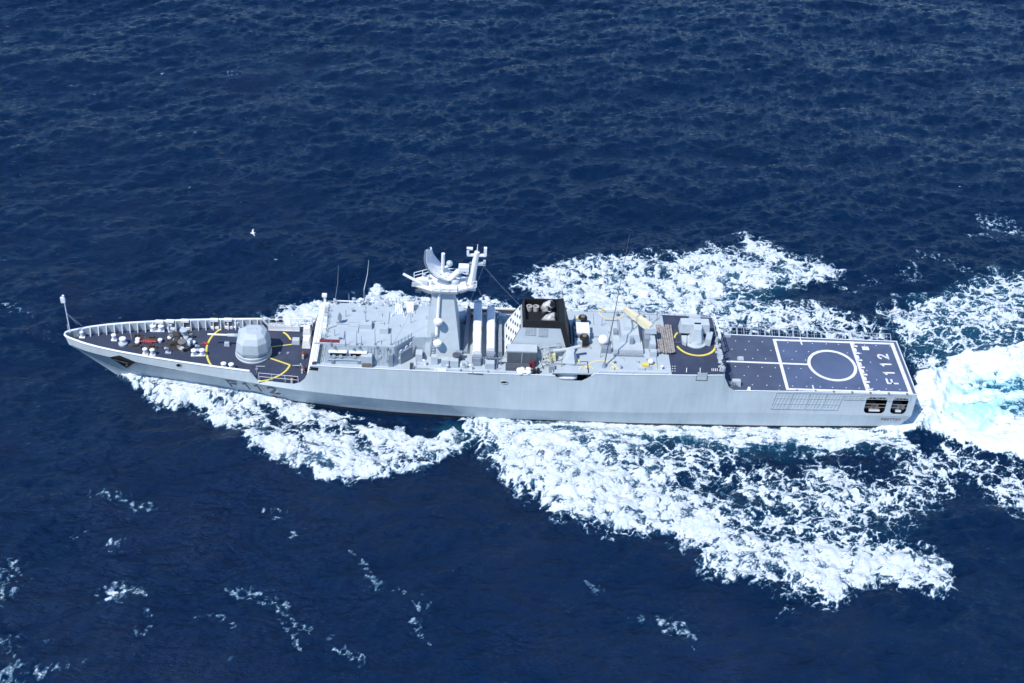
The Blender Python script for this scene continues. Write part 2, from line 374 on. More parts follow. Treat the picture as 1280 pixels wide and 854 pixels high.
# ---- hull details
def hit_side(px, py):                 # where a line of sight meets the near shell
    lo, hi = -7., -.2
    for _ in range(22):
        y = (lo+hi)/2; q = at(px, py, y=y)
        if y < on_side(q.x, q.z).y: lo = y
        else: hi = y
    return q, y
def patch(pxs, name, mat, out=.02, yref=-4.5, parent=ship, depth=0):
    ps = []; nu, nv = 6, 4
    for j_ in range(nv+1):
        for i_ in range(nu+1):
            u, v = i_/nu, j_/nv
            px = (pxs[0][0]*(1-u)+pxs[1][0]*u)*(1-v)+(pxs[3][0]*(1-u)+pxs[2][0]*u)*v
            py = (pxs[0][1]*(1-u)+pxs[1][1]*u)*(1-v)+(pxs[3][1]*(1-u)+pxs[2][1]*u)*v
            q, y = hit_side(px, py)
            ps.append(Vector((q.x, y-out, q.z)))
    w_ = nu+1; c = sum(ps, Vector())/len(ps)
    fs = [(j_*w_+i_, j_*w_+i_+1, (j_+1)*w_+i_+1, (j_+1)*w_+i_) for j_ in range(nv) for i_ in range(nu)]
    rim = list(range(w_))+[j_*w_+nu for j_ in range(1, nv+1)]+[nv*w_+i_ for i_ in range(nu-1, -1, -1)]+[j_*w_ for j_ in range(nv-1, 0, -1)]
    n = len(ps); m = len(rim)
    return MB().add(ps+[ps[k]+Vector((0, .12+depth, 0)) for k in rim], fs+[(rim[k], rim[(k+1) % m], n+(k+1) % m, n+k) for k in range(m)]).build(name, mat, parent), c
pk, c = patch([(137.5, 446.3), (149.5, 444.3), (169.5, 452.5), (158.5, 459.5)], 'anchor_pocket_shade', 'black', .1)  # black plate on the shell, painted as the shade inside the anchor pocket
MB().tube([c+Vector((-.9, .1, .15)), c+Vector((.5, -.06, -.2))], .13, n=6).tube([c+Vector((.35, -.05, -.55)), c+Vector((.6, -.1, -.2)), c+Vector((.6, -.1, .15))], .13, n=6).build('anchor', 'chain', ship)
def ring_on_side(px, py, r, name='fairlead', a=1.0):
    q, y = hit_side(px, py)
    c = Vector((q.x, y-.03, q.z))
    o = MB().lathe(c, [(r, 0), (r, -.05)], 18, sx=a, axis='y').build(name, 'black', ship)
    mb = MB(); mb.tube([c+Vector((math.cos(t)*r*a, -.05, math.sin(t)*r)) for t in np.linspace(0, 2*math.pi, 20)], .05, n=5); mb.build('fairlead_rim', 'light', o)
ring_on_side(223.5, 456.2, .27)
ring_on_side(630, 477.3, .2, a=1.8)
patch([(387.5, 458.6), (398, 459.6), (397.5, 463.4), (386, 462.4)], 'side_recess_shade', 'black')  # flat black patch: shade of a recess painted on the plating
hp, c = patch([(871.5, 466), (885.5, 466), (884, 476), (869.5, 475.5)], 'hatch_seal', 'dark', .03)
patch([(872.3, 466), (884.5, 466), (883, 475), (870.3, 474.5)], 'side_hatch', 'hull', .06)
patch([(585, 465.6), (604, 467), (604, 468.8), (585, 467.3)], 'scupper_slot', 'dark', .03)
# notch for the boat: dark recess with white boat inside
MB().box(51.3, 54.95, -5.0, -3.35, 4.9, 5.0).box(51.3, 54.95, -3.4, -3.3, 5, ZA).box(51.3, 51.4, -5.2, -3.3, 5, ZA).box(54.9, 55.0, -5.2, -3.3, 5, ZA).build('boat_recess', 'dark', ship)
mb = MB(); nseg = 10
MB().lathe((52.8, -4.75, 6.05), [(.01, -1.1), (.3, -1.0), (.42, -.4), (.42, .6), (.3, 1.0), (.01, 1.1)], 10, axis='x').build('covered_dinghy', 'canvas', ship, smooth=True)

# ---- stern mooring openings: dark room behind, rails across, gear inside
for a, b in ((84.7, 86.95), (87.55, 89.25)):
    p00 = side_pt(a, 2.1); p11 = side_pt(b, 2.82)
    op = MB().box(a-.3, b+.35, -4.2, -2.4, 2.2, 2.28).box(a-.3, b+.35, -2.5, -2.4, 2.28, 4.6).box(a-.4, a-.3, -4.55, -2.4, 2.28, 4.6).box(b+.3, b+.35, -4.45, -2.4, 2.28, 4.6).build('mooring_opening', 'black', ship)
    for v in (2.36, 2.5):
        MB().tube([side_pt(a, v)+Vector((0, .06, 0)), side_pt(b, v)+Vector((0, .06, 0))], .045, n=5).build('opening_rail', 'brass', op)
    for (xx, s1) in ((a, 1), (b, -1)):
        for (v, s2) in ((2.1, 1), (2.82, -1)):      # rounded corner gussets
            c0 = side_pt(xx, v); cc = [c0+Vector((0, -.004, 0))]
            for t in np.linspace(0, math.pi/2, 6):
                dx = .45*(1-math.sin(t)); dv = .17*(1-math.cos(t))
                cc.append(side_pt(xx+s1*dx, v+s2*dv)+Vector((0, -.004, 0)))
            MB().add(cc, [tuple(range(len(cc)))]).build('corner_plate', 'hull', op)
    g = MB()
    for k in range(3):
        x = a+.5+k*.55; g.tube([(x, -4.0, 2.3), (x, -4.0, 2.9)], .13, n=8)
    g.box(a+.5, a+1.5, -3.9, -3.3, 2.3, 2.8); g.build('mooring_bollards', 'brass' if a < 86 else 'mid', op)
    MB().box(a+.6, b-.5, -4.62, -4.4, 2.42, 2.6).build('roller', 'white', op)

# ---- flight deck paint
z = ZF
def P(px, py): v = at(px, py, z=z); return Vector((v.x, v.y, z))
A, B_, C_, D = P(966.5, 421.8), P(1115, 431.5), P(1139, 491.3), P(985.5, 488.3)
xf, xa = (A.x+D.x)/2, (B_.x+C_.x)/2
yn, yf = -4.22, 4.12
fx = lambda px, py: P(px, py).x
MB().strip([(xf, yn, z), (xa, yn, z)], .3).build('deck_line', 'line', fld)
MB().strip([(xf, yf, z), (xa, yf, z)], .3).build('deck_line', 'line', fld)
MB().strip([(xf, yn-.15, z), (xf, yf+.15, z)], .34, off=.012).build('deck_line', 'line', fld)
MB().strip([(xa, yn-.15, z), (xa, yf+.15, z)], .42, off=.012).build('deck_line', 'line', fld)
MB().add([(69.3, -4.6, z+.003), (xf, -4.45, z+.003), (xf, 4.45, z+.003), (69.3, 4.6, z+.003)], [(0, 1, 2, 3)]).build('deck_panel', 'fdark', fld)
cc = Vector((81.81, -.02, z)); rc = 2.5
circ = [(cc.x+rc*math.cos(t), cc.y+rc*math.sin(t), z) for t in np.linspace(0, 2*math.pi, 65)]; circ[-1] = circ[0]
MB().strip(circ, .34).build('landing_circle', 'line', fld)
MB().strip([(69.25, .1, z), (cc.x-rc, 0, z)], .26, off=.016).build('centre_line', 'line', fld)
for ya, yb in ((yf+.45, yf-.75), (yn+.75, yn-.25)):
    xm = 79.15 if ya > 0 else 79.0
    MB().strip([(xm, ya, z), (xm, yb, z)], .14, off=.02).build('line_up_mark', 'line', fld)
# toothed transverse line aft of the circle
xt0 = cc.x+rc+.42
mb = MB().strip([(xt0, yn, z), (xt0, yf, z)], .3, off=.018)
for k in range(7):
    y0 = yn+.35+k*1.22
    mb.strip([(xt0-.1, y0, z), (xt0+.6, y0, z)], .26, off=.022); mb.strip([(xt0-.05, y0+.55, z), (xt0+.36, y0+.55, z)], .6, off=.024)
mb.build('toothed_line', 'line', fld)
q = P(1081, 435.5); MB().strip([(q.x-.3, q.y, z), (q.x+.45, q.y, z)], .62).build('deck_square', 'line', fld)
for ch, yy in zip('F112', (-2.75, -1.35, .1, 1.45)):
    glyph(ch, .2, lambda p: Vector((89.0-.55-p.y*1.05+(-.15), yy+p.x*1.15, z+.01)), 'line', 'deck_number', fld)
mb = MB(); r3 = random.Random(3)
for i in range(13):
    for j in range(6):
        x = 71.2+i*1.42+(j % 2)*.7; y = -3.7+j*1.48
        if abs(math.hypot(x-cc.x, y-cc.y)-rc) < .3 or abs(y) < .2 or math.hypot(x-cc.x, y-cc.y) < 2.1 or (x > 86.6 and abs(y) < 3): continue
        mb.lathe((x+r3.uniform(-.08, .08), y, z+.004), [(.065, 0), (.065, .01)], 8)
mb.build('tie_down_points', 'rail', fld)
# safety nets: near side hinged down along the hull, far side out flat
XN = np.linspace(74.9, 89.4, 9)
for a, b in zip(XN, XN[1:]):
    fr = MB(); LN = 1.8 if a < 82 else .5; pt = lambda x, t: on_side(x-.25*t*LN, ZF-.02-t*LN, -1, .1+t*.12)
    for x in (a+.06, b-.06): fr.tube([pt(x, 0), pt(x, 1)], .022, n=5)
    for t in (0, 1): fr.tube([pt(a+.06, t), pt(b-.06, t)], .022, n=5)
    nf = fr.build('safety_net', 'grey', ship)
    net = MB()
    for k in range(1, 5): net.tube([pt(a+(b-a)*k/5, 0), pt(a+(b-a)*k/5-.15, 1)], .016, n=4)
    for k in range(1, 3): net.tube([pt(a, k/3), pt(b, k/3)], .016, n=4)
    net.build('netting', 'grey', nf)
for a, b in zip(np.linspace(70.6, 89.4, 13), np.linspace(70.6, 89.4, 13)[1:]):
    fr = MB(); pt = lambda x, t: Vector((x, yT(x)+.08+t*.75, ZF+.02+t*.42))
    for x in (a+.05, (a+b)/2, b-.05): fr.tube([pt(x, 0), pt(x, 1)], .035, n=5)
    for t in (0, 1): fr.tube([pt(a+.05, t), pt(b-.05, t)], .035, n=5)
    nf = fr.build('safety_net', 'wall', ship)
    net = MB()
    for k in range(1, 3): net.tube([pt(a+(b-a)*k/3, 0), pt(a+(b-a)*k/3, 1)], .012, n=4)
    for k in range(1, 2): net.tube([pt(a, k/2), pt(b, k/2)], .012, n=4)
    net.build('netting', 'wall', nf)
for k in range(8):
    x = 75.2+k*1.95; MB().box(x-.1, x+.1, -4.62, -4.42, ZF, ZF+.16).build('net_hinge', 'brass', ship)
MB().tube([(89.9, -4.4, ZF+.1), (89.9, 4.4, ZF+.1)], .07, n=5).build('stern_coaming', 'rail', ship)
def small(name, px, py, z, w, d, h, mat='light', tx=.06, ty=.06, rz=0, parent=ship, bevel=0):
    p = at(px, py, z=z); return MB().box(p.x-w/2, p.x+w/2, p.y-d/2, p.y+d/2, z, z+h, tx, ty, rz).build(name, mat, parent, bevel=bevel)
small('deck_box', 925.5, 449, ZF, .7, .45, .25)
small('deck_locker', 919.5, 481.5, ZF, 1.0, .55, .7)
small('deck_locker', 936, 487.5, ZF, .35, .3, .35, 'white')
# two stern side lamps
small('deck_lamp', 1098, 490.3, ZF, .4, .22, .2, 'white')

# ================================================================== FOREDECK GEAR
def fz(px, py):
    zz = 4.2
    for _ in range(4): zz = zD(at(px, py, z=zz).x)
    return at(px, py, z=zz)
# jackstaff
b = Vector((.62, .15, 5.75)); t = at(79, 371, y=.2)
js = MB().tube([b, t], .06, .04, n=6).build('jackstaff', 'white', ship)
MB().box(t.x-.32, t.x+.1, t.y-.12, t.y+.12, t.z-.75, t.z-.1).ball(t+Vector((0, 0, .12)), .13).build('staff_lamp', 'white', js)
m_ = b.lerp(t, .55)
for (px, py) in ((97, 406), (103, 408)):
    e = at(px, py, z=5.6); MB().tube([m_, e], .025, n=4).build('stay', 'rail', js)
def bitts(px, py, r=.2, n=2, ang=0, mat='white'):
    p = fz(px, py); mb = MB()
    d = Vector((math.cos(ang), math.sin(ang), 0))*.42
    mb.box(p.x-.75 if n == 2 else p.x-.3, p.x+.75 if n == 2 else p.x+.3, p.y-.24, p.y+.24, p.z, p.z+.1, rz=ang)
    for s in ((-1, 1) if n == 2 else (0,)):
        mb.lathe(p+d*s+Vector((0, 0, .1)), [(r, 0), (r, .48), (r*1.3, .5), (r*1.3, .6), (r*.6, .66)], 12)
    return mb.build('mooring_bitts', mat, ship)
bitts(197, 413.5, .25, ang=.05); bitts(248, 444, .23, ang=.1); bitts(154, 429.5, .28, 1); bitts(143, 425, .2, 1)
bitts(182, 442.5, .2, 1); bitts(191, 443.5, .2, 1); bitts(280, 460.5, .22, 1); bitts(289.5, 461.5, .22, 1)
bitts(291, 408.5, .24, ang=.05); bitts(346, 403.5, .22, mat='dark'); bitts(214, 411, .2, 1); bitts(95, 419, .16, 1); bitts(103, 421.5, .16, 1)
def disc(name, px, py, r, h, mat, n=16):
    p = fz(px, py); return MB().lathe(p, [(r, 0), (r, h*.8), (r*.85, h), (.01, h)], n).build(name, mat, ship)
disc('deck_hatch', 154, 430.5, .48, .25, 'grey')
# chain run, windlass
def chain(pts, name='anchor_chain'):
    mb = MB(); pts = [fz(*p)+Vector((0, 0, .1)) for p in pts]
    for a, b in zip(pts, pts[1:]):
        n = max(2, int((b-a).length/.2))
        for i in range(n):
            q = a.lerp(b, (i+.5)/n); d = (b-a).normalized(); w = Vector((-d.y, d.x, 0)) if i % 2 else Vector((0, 0, 1))
            mb.tube([q-d*.13, q-d*.06+w*.07, q+d*.06+w*.07, q+d*.13, q+d*.06-w*.07, q-d*.06-w*.07, q-d*.13], .032, n=4)
    return mb.build(name, 'chain', ship)
chain([(160, 432), (175, 433.5), (193, 434), (214, 434.5), (224, 433)]); chain([(166, 422), (180, 422.5), (196, 424.5), (213, 426), (224, 427)])
for px, py, l in ((172, 421, 1.2), (190, 423.5, 1.3), (170, 434, 1.3), (190, 434.5, 1.2)):
    p = fz(px, py); MB().box(p.x-l/2, p.x+l/2, p.y-.22, p.y+.22, p.z, p.z+.16, .1, .08).box(p.x-l/4, p.x+l/4, p.y-.12, p.y+.12, p.z+.16, p.z+.34, .05).build('chain_stopper', 'chain', ship)
p = fz(185, 428); mb = MB()
for k in range(5): mb.tube([p+Vector((-.7+k*.25, -.2-.05*k, .12)), p+Vector((-.3+k*.25, .25, .25)), p+Vector((.1+k*.2, -.15, .12))], .05, n=5)
mb.tube([p+Vector((-.8, 0, .15)), p+Vector((.9, -.05, .2))], .07, n=5); mb.build('hose_bundle', 'orange', ship)
p = fz(255.5, 430); mb = MB()
for k in range(4): mb.tube([p+Vector((-.3+k*.15, -.2, .08)), p+Vector((-.1+k*.12, .15, .2)), p+Vector((.2+k*.06, -.2, .1))], .05, n=5)
mb.build('hose_bundle', 'orange', ship)
# windlass cluster
w = group('windlass', fz(230, 430), ship)
def wl(name, px, py, prof, mat, n=16, axis='z', lift=0):
    p = fz(px, py); return MB().lathe(p+Vector((0, 0, lift)), prof, n, axis=axis).build(name, mat, w)
wl('capstan', 230.5, 421, [(.5, 0), (.5, .15), (.3, .3), (.28, .7), (.42, .85), (.42, .95), (.01, 1.0)], 'light')
wl('capstan', 228.5, 435, [(.55, 0), (.55, .15), (.34, .3), (.3, .65), (.45, .8), (.45, .9), (.01, .95)], 'brass')
wl('brake_drum', 235.5, 433, [(.34, -.3), (.4, -.28), (.4, .28), (.34, .3)], 'light', axis='x', lift=.42)
wl('brake_drum', 222, 432, [(.34, -.35), (.42, -.33), (.42, .33), (.34, .35)], 'chain', axis='y', lift=.45)
wl('brake_drum', 222, 425.5, [(.34, -.35), (.42, -.33), (.42, .33), (.34, .35)], 'chain', axis='y', lift=.45)
for px, py in ((214, 424), (213, 433.5), (219, 429.5), (226, 428.5), (233, 427.5), (238, 429.5), (239.5, 423), (228, 440), (235, 439)):
    wl('brake_wheel', px, py, [(.03, 0), (.03, .5), (.22, .52), (.22, .58), (.01, .6)], random.choice(['light', 'chain', 'brass', 'mid']), 12)
p = fz(227, 431); MB().box(p.x-1.6, p.x+.8, p.y-1.0, p.y+1.0, p.z, p.z+.1).build('bed_plate', 'chain', w)
p = fz(226, 433); MB().box(p.x-.4, p.x+.5, p.y-.3, p.y+.5, p.z+.1, p.z+.6, .1, .1).build('gearbox', 'brass', w)
for px, py in ((210.5, 441), (215.5, 420.5), (249, 438)):
    p = fz(px, py); MB().tube([p, p+Vector((0, 0, .6))], .12, n=8).tube([p+Vector((0, 0, .55)), p+Vector((-.25, -.15, .75))], .14, n=8).box(p.x-.3, p.x+.3, p.y-.2, p.y+.2, p.z, p.z+.1).build('mushroom_vent', 'light', ship)
for px, py in ((172.5, 426.5), (172, 430), (200.5, 427.5), (242, 430.5), (212.5, 424.5), (233, 429)):
    p = fz(px, py); MB().lathe(p, [(.17, 0), (.17, .22), (.26, .25), (.24, .36), (.01, .42)], 12).build('sounding_cap', 'white', ship)
for px, py in ((164.5, 424), (218, 411), (86, 416)):
    p = fz(px, py); MB().tube([p, p+Vector((0, 0, 1.1))], .03, n=5).build('stanchion', 'rail', ship)
0 and MB().tube([fz(100, 427)+Vector((0, .2, .5)), fz(130, 433)+Vector((0, .2, .5))], .12, n=6).build('spare_spar', 'white', ship)

# yellow danger arc on the foredeck
arc = []
for px, py in ((287, 407), (280, 409.5), (272, 414), (265, 420.5), (260.5, 428), (258, 436), (258.5, 444), (260.5, 451), (264, 457)): arc.append(fz(px, py))
def dense(pts, n=6):
    pts = [pts[0]]+pts+[pts[-1]]; out = []
    for i in range(1, len(pts)-2):
        p0, p1, p2, p3 = pts[i-1:i+3]
        for k in range(n):
            t = k/n; out.append(.5*((2*p1)+(-p0+p2)*t+(2*p0-5*p1+4*p2-p3)*t*t+(-p0+3*p1-3*p2+p3)*t**3))
    out.append(pts[-2]); return out
MB().strip([p+Vector((0, 0, .012)) for p in dense(arc)], .2).build('danger_arc', 'yellow', fore)
MB().strip([p+Vector((0, 0, .012)) for p in dense([fz(354, 415.5), (fz(359, 419)), fz(363.5, 425)])], .2).build('danger_arc', 'yellow', fore)
MB().strip([p+Vector((0, 0, .014)) for p in [fz(334, 434.5), fz(366, 430.5)]], .15).build('danger_arc', 'yellow', fore)
MB().strip([p+Vector((0, 0, .014)) for p in [fz(332, 446), fz(345, 450.5), fz(362.5, 456.5)]], .2).build('danger_arc', 'yellow', fore)
MB().strip([p+Vector((0, 0, .018)) for p in dense([fz(362.5, 456.5), fz(358, 463), fz(350, 469), fz(340, 473.5), fz(333, 475.6), fz(322, 477.3)])], .2).build('danger_arc', 'yellow', fore)

# ---- main gun
gc = Vector((19.72, -.1, 4.07)); gun = group('gun_turret', gc, ship)
MB().lathe(gc, [(1.92, 0), (1.92, .12), (1.86, .16), (1.86, .5), (1.8, .56), (.01, .56)], 40).build('gun_base', 'light', gun, smooth=False)
MB().lathe(gc+Vector((0, 0, .56)), [(1.7, 0), (1.7, .16), (.01, .16)], 40).build('base_groove', 'mid', gun)
oct_ = [(-1.55, -.9), (-.85, -1.6), (.75, -1.6), (1.6, -.95), (1.7, .6), (1.1, 1.55), (-.8, 1.55), (-1.6, .7)]
def ringz(sc, z, dx=0, dy=0): return [Vector((gc.x+a*sc+dx, gc.y+b*sc+dy, gc.z+z)) for a, b in oct_]
vs = ringz(1.04, .72)+ringz(1.08, 1.05)+ringz(1.0, 2.15, .03)+ringz(.82, 2.75, .12, .08)+ringz(.5, 3.05, .2, .1); n = 8; fs = [tuple(range(32, 40))]
for k in range(4):
    for i in range(8): fs.append((k*8+i, k*8+(i+1) % 8, k*8+8+(i+1) % 8, k*8+8+i))
th = MB().add(vs, fs).build('turret_housing', 'tarp' if False else 'light', gun, bevel=.05)
MB().box(gc.x-1.75, gc.x-.2, gc.y+.2, gc.y+1.1, gc.z+1.0, gc.z+2.55, .25, .12).build('barrel_shield', 'light', gun, bevel=.06)
MB().box(gc.x-.5, gc.x+.5, gc.y+.15, gc.y+.35, gc.z+3.0, gc.z+3.12).build('lifting_lug', 'light', gun)
tb = at(259.5, 417.8, y=gc.y+.65)
bz = gc+Vector((-1.6, .65, 1.75))
MB().tube([bz, Vector((tb.x, bz.y, tb.z))], .13, .09, n=10).build('barrel', 'white', gun, smooth=True)
MB().tube([bz, bz.lerp(Vector((tb.x, bz.y, tb.z)), .35)], .22, .18, n=10).build('barrel_sleeve', 'light', gun, smooth=True)
small('deck_locker', 284, 431.5, 4.1, .6, .6, .45, 'light')
small('deck_locker', 370, 428.5, 4.0, .85, .75, .5, 'light')
small('covered_reel', 384, 418, 4.0, .9, .8, 1.0, 'canvas', .12, .12)
small('covered_reel', 383.5, 431.5, 4.0, .9, 1.2, 1.0, 'canvas', .12, .12)
for px, py in ((379, 447), (378, 465), (365, 477)):
    p = at(px, py, z=4.0); mb = MB()
    for k in range(3):
        mb.tube([p+Vector((.27*math.cos(t), -.1+.18*k, .4+.27*math.sin(t))) for t in np.linspace(0, 6.28, 12)], .05, n=5)
    r_h = mb.build('hose_reel', 'rust', ship); MB().box(p.x-.1, p.x+.1, p.y-.3, p.y+.5, p.z, p.z+.5).build('reel_stand', 'light', r_h)
p1 = fz(366, 458); p2 = fz(376, 466)
MB().tube([p1+Vector((0, 0, .1)), p2+Vector((0, 0, 1))], .05, n=5).tube([p2+Vector((.4, 0, .1)), p2+Vector((0, .2, 1.1))], .07, n=5).build('davit', 'light', ship)
for px, py in ((349, 442), (360, 442), (321, 462)):
    p = fz(px, py); MB().lathe(p, [(.16, 0), (.16, .12), (.01, .14)], 10).build('deck_socket', 'mid', ship)
p = fz(321, 466); MB().tube([p, p+Vector((0, 0, .9)), p+Vector((.9, 0, .9))], .025, n=5).build('davit', 'rail', ship)

# ================================================================== FORWARD SUPERSTRUCTURE
# raked front screen with platforms and rails
fs_ = MB()
for k, (xo, zz) in enumerate(((26.05, 4.7), (26.2, 5.3), (26.37, 5.9), (26.5, 6.5), (26.62, 7.05))):
    fs_.box(xo-.2, xo+.02, -4.85, 4.9, zz-.05, zz+.03)
fs_.build('screen_ledge', 'white', ship)
MB().box(26.72, 27.05, -4.8, 5.0, 7.0, 7.1).build('screen_cap', 'white', ship)
p = Vector((26.85, 5.0, 7.05)); MB().tube([p, p+Vector((0, 0, 1.15))], .12, n=6).box(p.x-.25, p.x+.25, p.y-.2, p.y+.2, p.z+1.0, p.z+1.3).build('side_lamp_post', 'white', ship)
railing([(27.0, -4.7, ZU+.5), (27.0, 4.9, ZU+.5)], .7, 'white', step=1.1, r=.035)
ZR = 8.65
base = [(27.75, -4.45), (35.0, -4.62), (36.75, -2.75), (38.3, -2.75), (38.3, 3.6), (27.75, 3.6)]
topp = [(27.95, -4.08), (34.9, -4.12), (36.6, -2.45), (38.5, -2.3), (38.5, 3.1), (27.95, 3.1)]
br = MB().prism(base, ZU, ZR, topp).build('bridge_house', 'wall', ship)
MB().strip([(28.0, 0, ZR)], .1) if False else None
# roof sheet
MB().prism([(a*1.0, b) for a, b in [(28.0, -4.05), (34.88, -4.09), (36.58, -2.42), (38.48, -2.27), (38.48, 3.07), (28.0, 3.07)]], ZR+.004, ZR+.05).build('roof', 'grey', br)
def wall_y(z, x=30): t = (z-ZU)/(ZR-ZU); return -4.5+t*(.42)
# side windows with white visors
for x0, x1 in ((28.35, 29.95), (30.45, 32.0)):
    zz = 7.75; y = wall_y(zz)-.03
    wn = MB().add([(x0, wall_y(7.5)-.06, 7.5), (x1, wall_y(7.5)-.06, 7.5), (x1, wall_y(8.0)-.06, 8.0), (x0, wall_y(8.0)-.06, 8.0), (x0, -4.0, 7.5), (x1, -4.0, 7.5), (x1, -3.9, 8.0), (x0, -3.9, 8.0)],
             [(0, 1, 2, 3), (0, 3, 7, 4), (1, 2, 6, 5), (2, 3, 7, 6), (0, 1, 5, 4)]).build('side_window', 'glass', br)
    MB().box(x0-.12, x1+.12, y-.28, y+.1, 8.02, 8.1).build('visor', 'white', wn)
    MB().box(x0-.1, x1+.1, y-.1, y+.1, 7.38, 7.46).build('sill', 'light', wn)
    for k in range(2):
        xx = x0+.4+k*.7; MB().lathe((xx, wall_y(7.5)-.1, 7.5), [(.2, -.04), (.2, .04)], 10, axis='y').build('wiper_housing', 'light', wn)
a = at(399.5, 427.5, z=ZR); b = at(424, 428.5, z=ZR)
MB().box(a.x, b.x, a.y-.25, a.y+.3, ZR+.05, ZR+.14).build('red_panel', 'red', br)
MB().box(a.x-.5, b.x+1.0, a.y-.42, a.y-.3, ZR+.05, ZR+.2).build('panel_coaming', 'light', br)
# wall locker and ladders
p = at(459, 452, z=ZU+.3); MB().box(p.x-.55, p.x+.55, -5.0, -4.3, ZU, ZU+1.4, 0, .05).build('wall_locker', 'light', br)
MB().box(p.x-.48, p.x+.48, -5.03, -4.98, ZU+.1, ZU+.6).build('grille', 'brass', br)
for px in (418, 442, 449, 471, 484):
    q = at(px, 434+random.uniform(0, 5), y=-4.25); MB().box(q.x-.1, q.x+.1, wall_y(q.z)-.2, wall_y(q.z), q.z-.15, q.z+.1).tube([(q.x, wall_y(q.z)-.1, q.z), (q.x+.3, wall_y(q.z)-.25, q.z-.35)], .05, n=5).build('wall_fitting', 'mid', br)
for px, h in ((446, 1.9), (469, 2.2), (489, 2.1), (432, 1.5), (452, 1.2), (414, .9)):
    q = at(px, 431.5, z=ZR); MB().tube([q, q+Vector((0, 0, h))], .045, .02, n=5).lathe(q, [(.14, 0), (.1, .2), (.01, .2)], 8).build('rod_antenna', 'mid', br)
MB().tube([(x, -4.28, z) for x, z in ((34.5, ZU+.1), (34.5, ZR-.1))], .04, n=5).tube([(33.3, -4.6, ZU+.1), (33.3, -4.2, ZR-.1)], .04, n=5).build('wall_pipe', 'light', br)
# aft chamfer fittings: round life rings and boxes
for t_, zz in ((.25, 7.3), (.3, 8.1), (.6, 8.2), (.85, 8.3), (.7, 7.4)):
    c = Vector((35.0+1.75*t_, -4.62+1.87*t_, zz)); c += Vector((.12, -.02, 0))*1
    nrm = Vector((1.87, -1.75, 0)).normalized(); c += nrm*(-.1+.05)
    mb = MB(); side = Vector((1.75, 1.87, 0)).normalized()
    mb.tube([c+side*math.cos(a)*.17+Vector((0, 0, math.sin(a)*.17)) for a in np.linspace(0, 6.28, 12)], .055, n=5); mb.build('cable_coil', 'white', br)
MB().prism([(35.35, -4.15), (36.5, -2.95), (36.75, -3.1), (35.6, -4.3)], ZU, ZU+1.5).build('aft_door', 'mid', br)
railing([(35.0, -4.1, ZR+.05), (36.6, -2.45, ZR+.05)], .6, 'light', step=.5, r=.03)
# roof gear
def rz_(px, py, zz=ZR+.05): return at(px, py, z=zz)
def rbox(name, px, py, w, d, h, mat='light', zz=ZR+.05, **k):
    p = rz_(px, py, zz); return MB().box(p.x-w/2, p.x+w/2, p.y-d/2, p.y+d/2, zz, zz+h, .05, .05, **k).build(name, mat, br)
q = rz_(457, 409)
rbox('antenna_box', 457.5, 408.5, 1.3, .9, .55); rbox('antenna_box', 480, 415, .95, .8, .65)
MB().tube([q+Vector((.0, .2, .5)), q+Vector((0, .2, 1.9))], .09, .06, n=6).build('short_mast', 'light', br)
c = rz_(425, 404); s_ = MB().tube([c, c+Vector((0, 0, 1.3))], .11, n=8).box(c.x-.2, c.x+.2, c.y-.15, c.y+.15, c.z+.5, c.z+.95).box(c.x-.35, c.x+.25, c.y-.12, c.y+.12, c.z, c.z+.12).build('compass_stand', 'mid', br)
MB().tube([rz_(434, 403)+Vector((0, 0, .05)), rz_(452, 403)+Vector((0, 0, .05))], .05, n=5).build('roof_pipe', 'light', br)
MB().tube([rz_(434, 408)+Vector((0, 0, .05)), rz_(452, 408)+Vector((0, 0, .05))], .05, n=5).build('roof_pipe', 'light', br)
MB().tube([rz_(462, 401)+Vector((0, 0, .05)), rz_(478, 401.5)+Vector((0, 0, .05))], .04, n=5).build('roof_pipe', 'light', br)
MB().tube([rz_(410, 411)+Vector((0, 0, .08)), rz_(420, 407.5)+Vector((0, 0, .08))], .08, n=5).build('roof_pipe', 'light', br)
for i, py in enumerate((383, 389.5, 396.5, 403, 409, 415, 421)):       # gear along the front edge of the roof
    p = rz_(409.5-i*.7, py); k = MB().box(p.x-.25, p.x+.2, p.y-.22, p.y+.2, ZR+.05, ZR+.45+.25*(i % 2), .06, .06)
    k.tube([p+Vector((.1, 0, .1)), p+Vector((.55, .1, .1))], .05, n=5); k.build('window_washer', random.choice(['light', 'mid', 'white']), br)
# bridge front windows on the raked face, facing forward
for i in range(7):
    y0 = -3.7+i*.97; MB().add([(27.80, y0, 7.5), (27.80, y0+.8, 7.5), (27.87, y0+.8, 8.3), (27.87, y0, 8.3)], [(0, 1, 2, 3)]).build('bridge_window', 'glass', br)
rb2 = railing([(28.1, 3.0, ZR+.05), (33, 3.0, ZR+.05)], .35, 'white', step=1.6, rows=(1.0,), r=.05); 
# far side bridge wing and gear cluster beyond the roof
MB().box(27.5, 42.5, 3.3, 5.2, ZU, ZU+.5).build('far_walkway', 'grey', ship)
for px, py, s in ((424, 384, .5), (420, 384, .35), (452, 387, .6), (455, 383, .4), (445, 384, .3), (487, 388, .5), (493, 386, .45)):
    p = at(px, py, z=8.2); mb = MB().tube([(p.x, p.y, ZU+.4), p], .08, n=6).box(p.x-s/2, p.x+s/2, p.y-.2, p.y+.2, p.z-.1, p.z+s*.8, .05, .05).tube([p+Vector((-s/2, 0, s*.7)), p+Vector((s*.3, 0, s*1.6))], .05, n=5)
    mb.build('signal_lamp', random.choice(['light', 'white', 'mid']), ship)
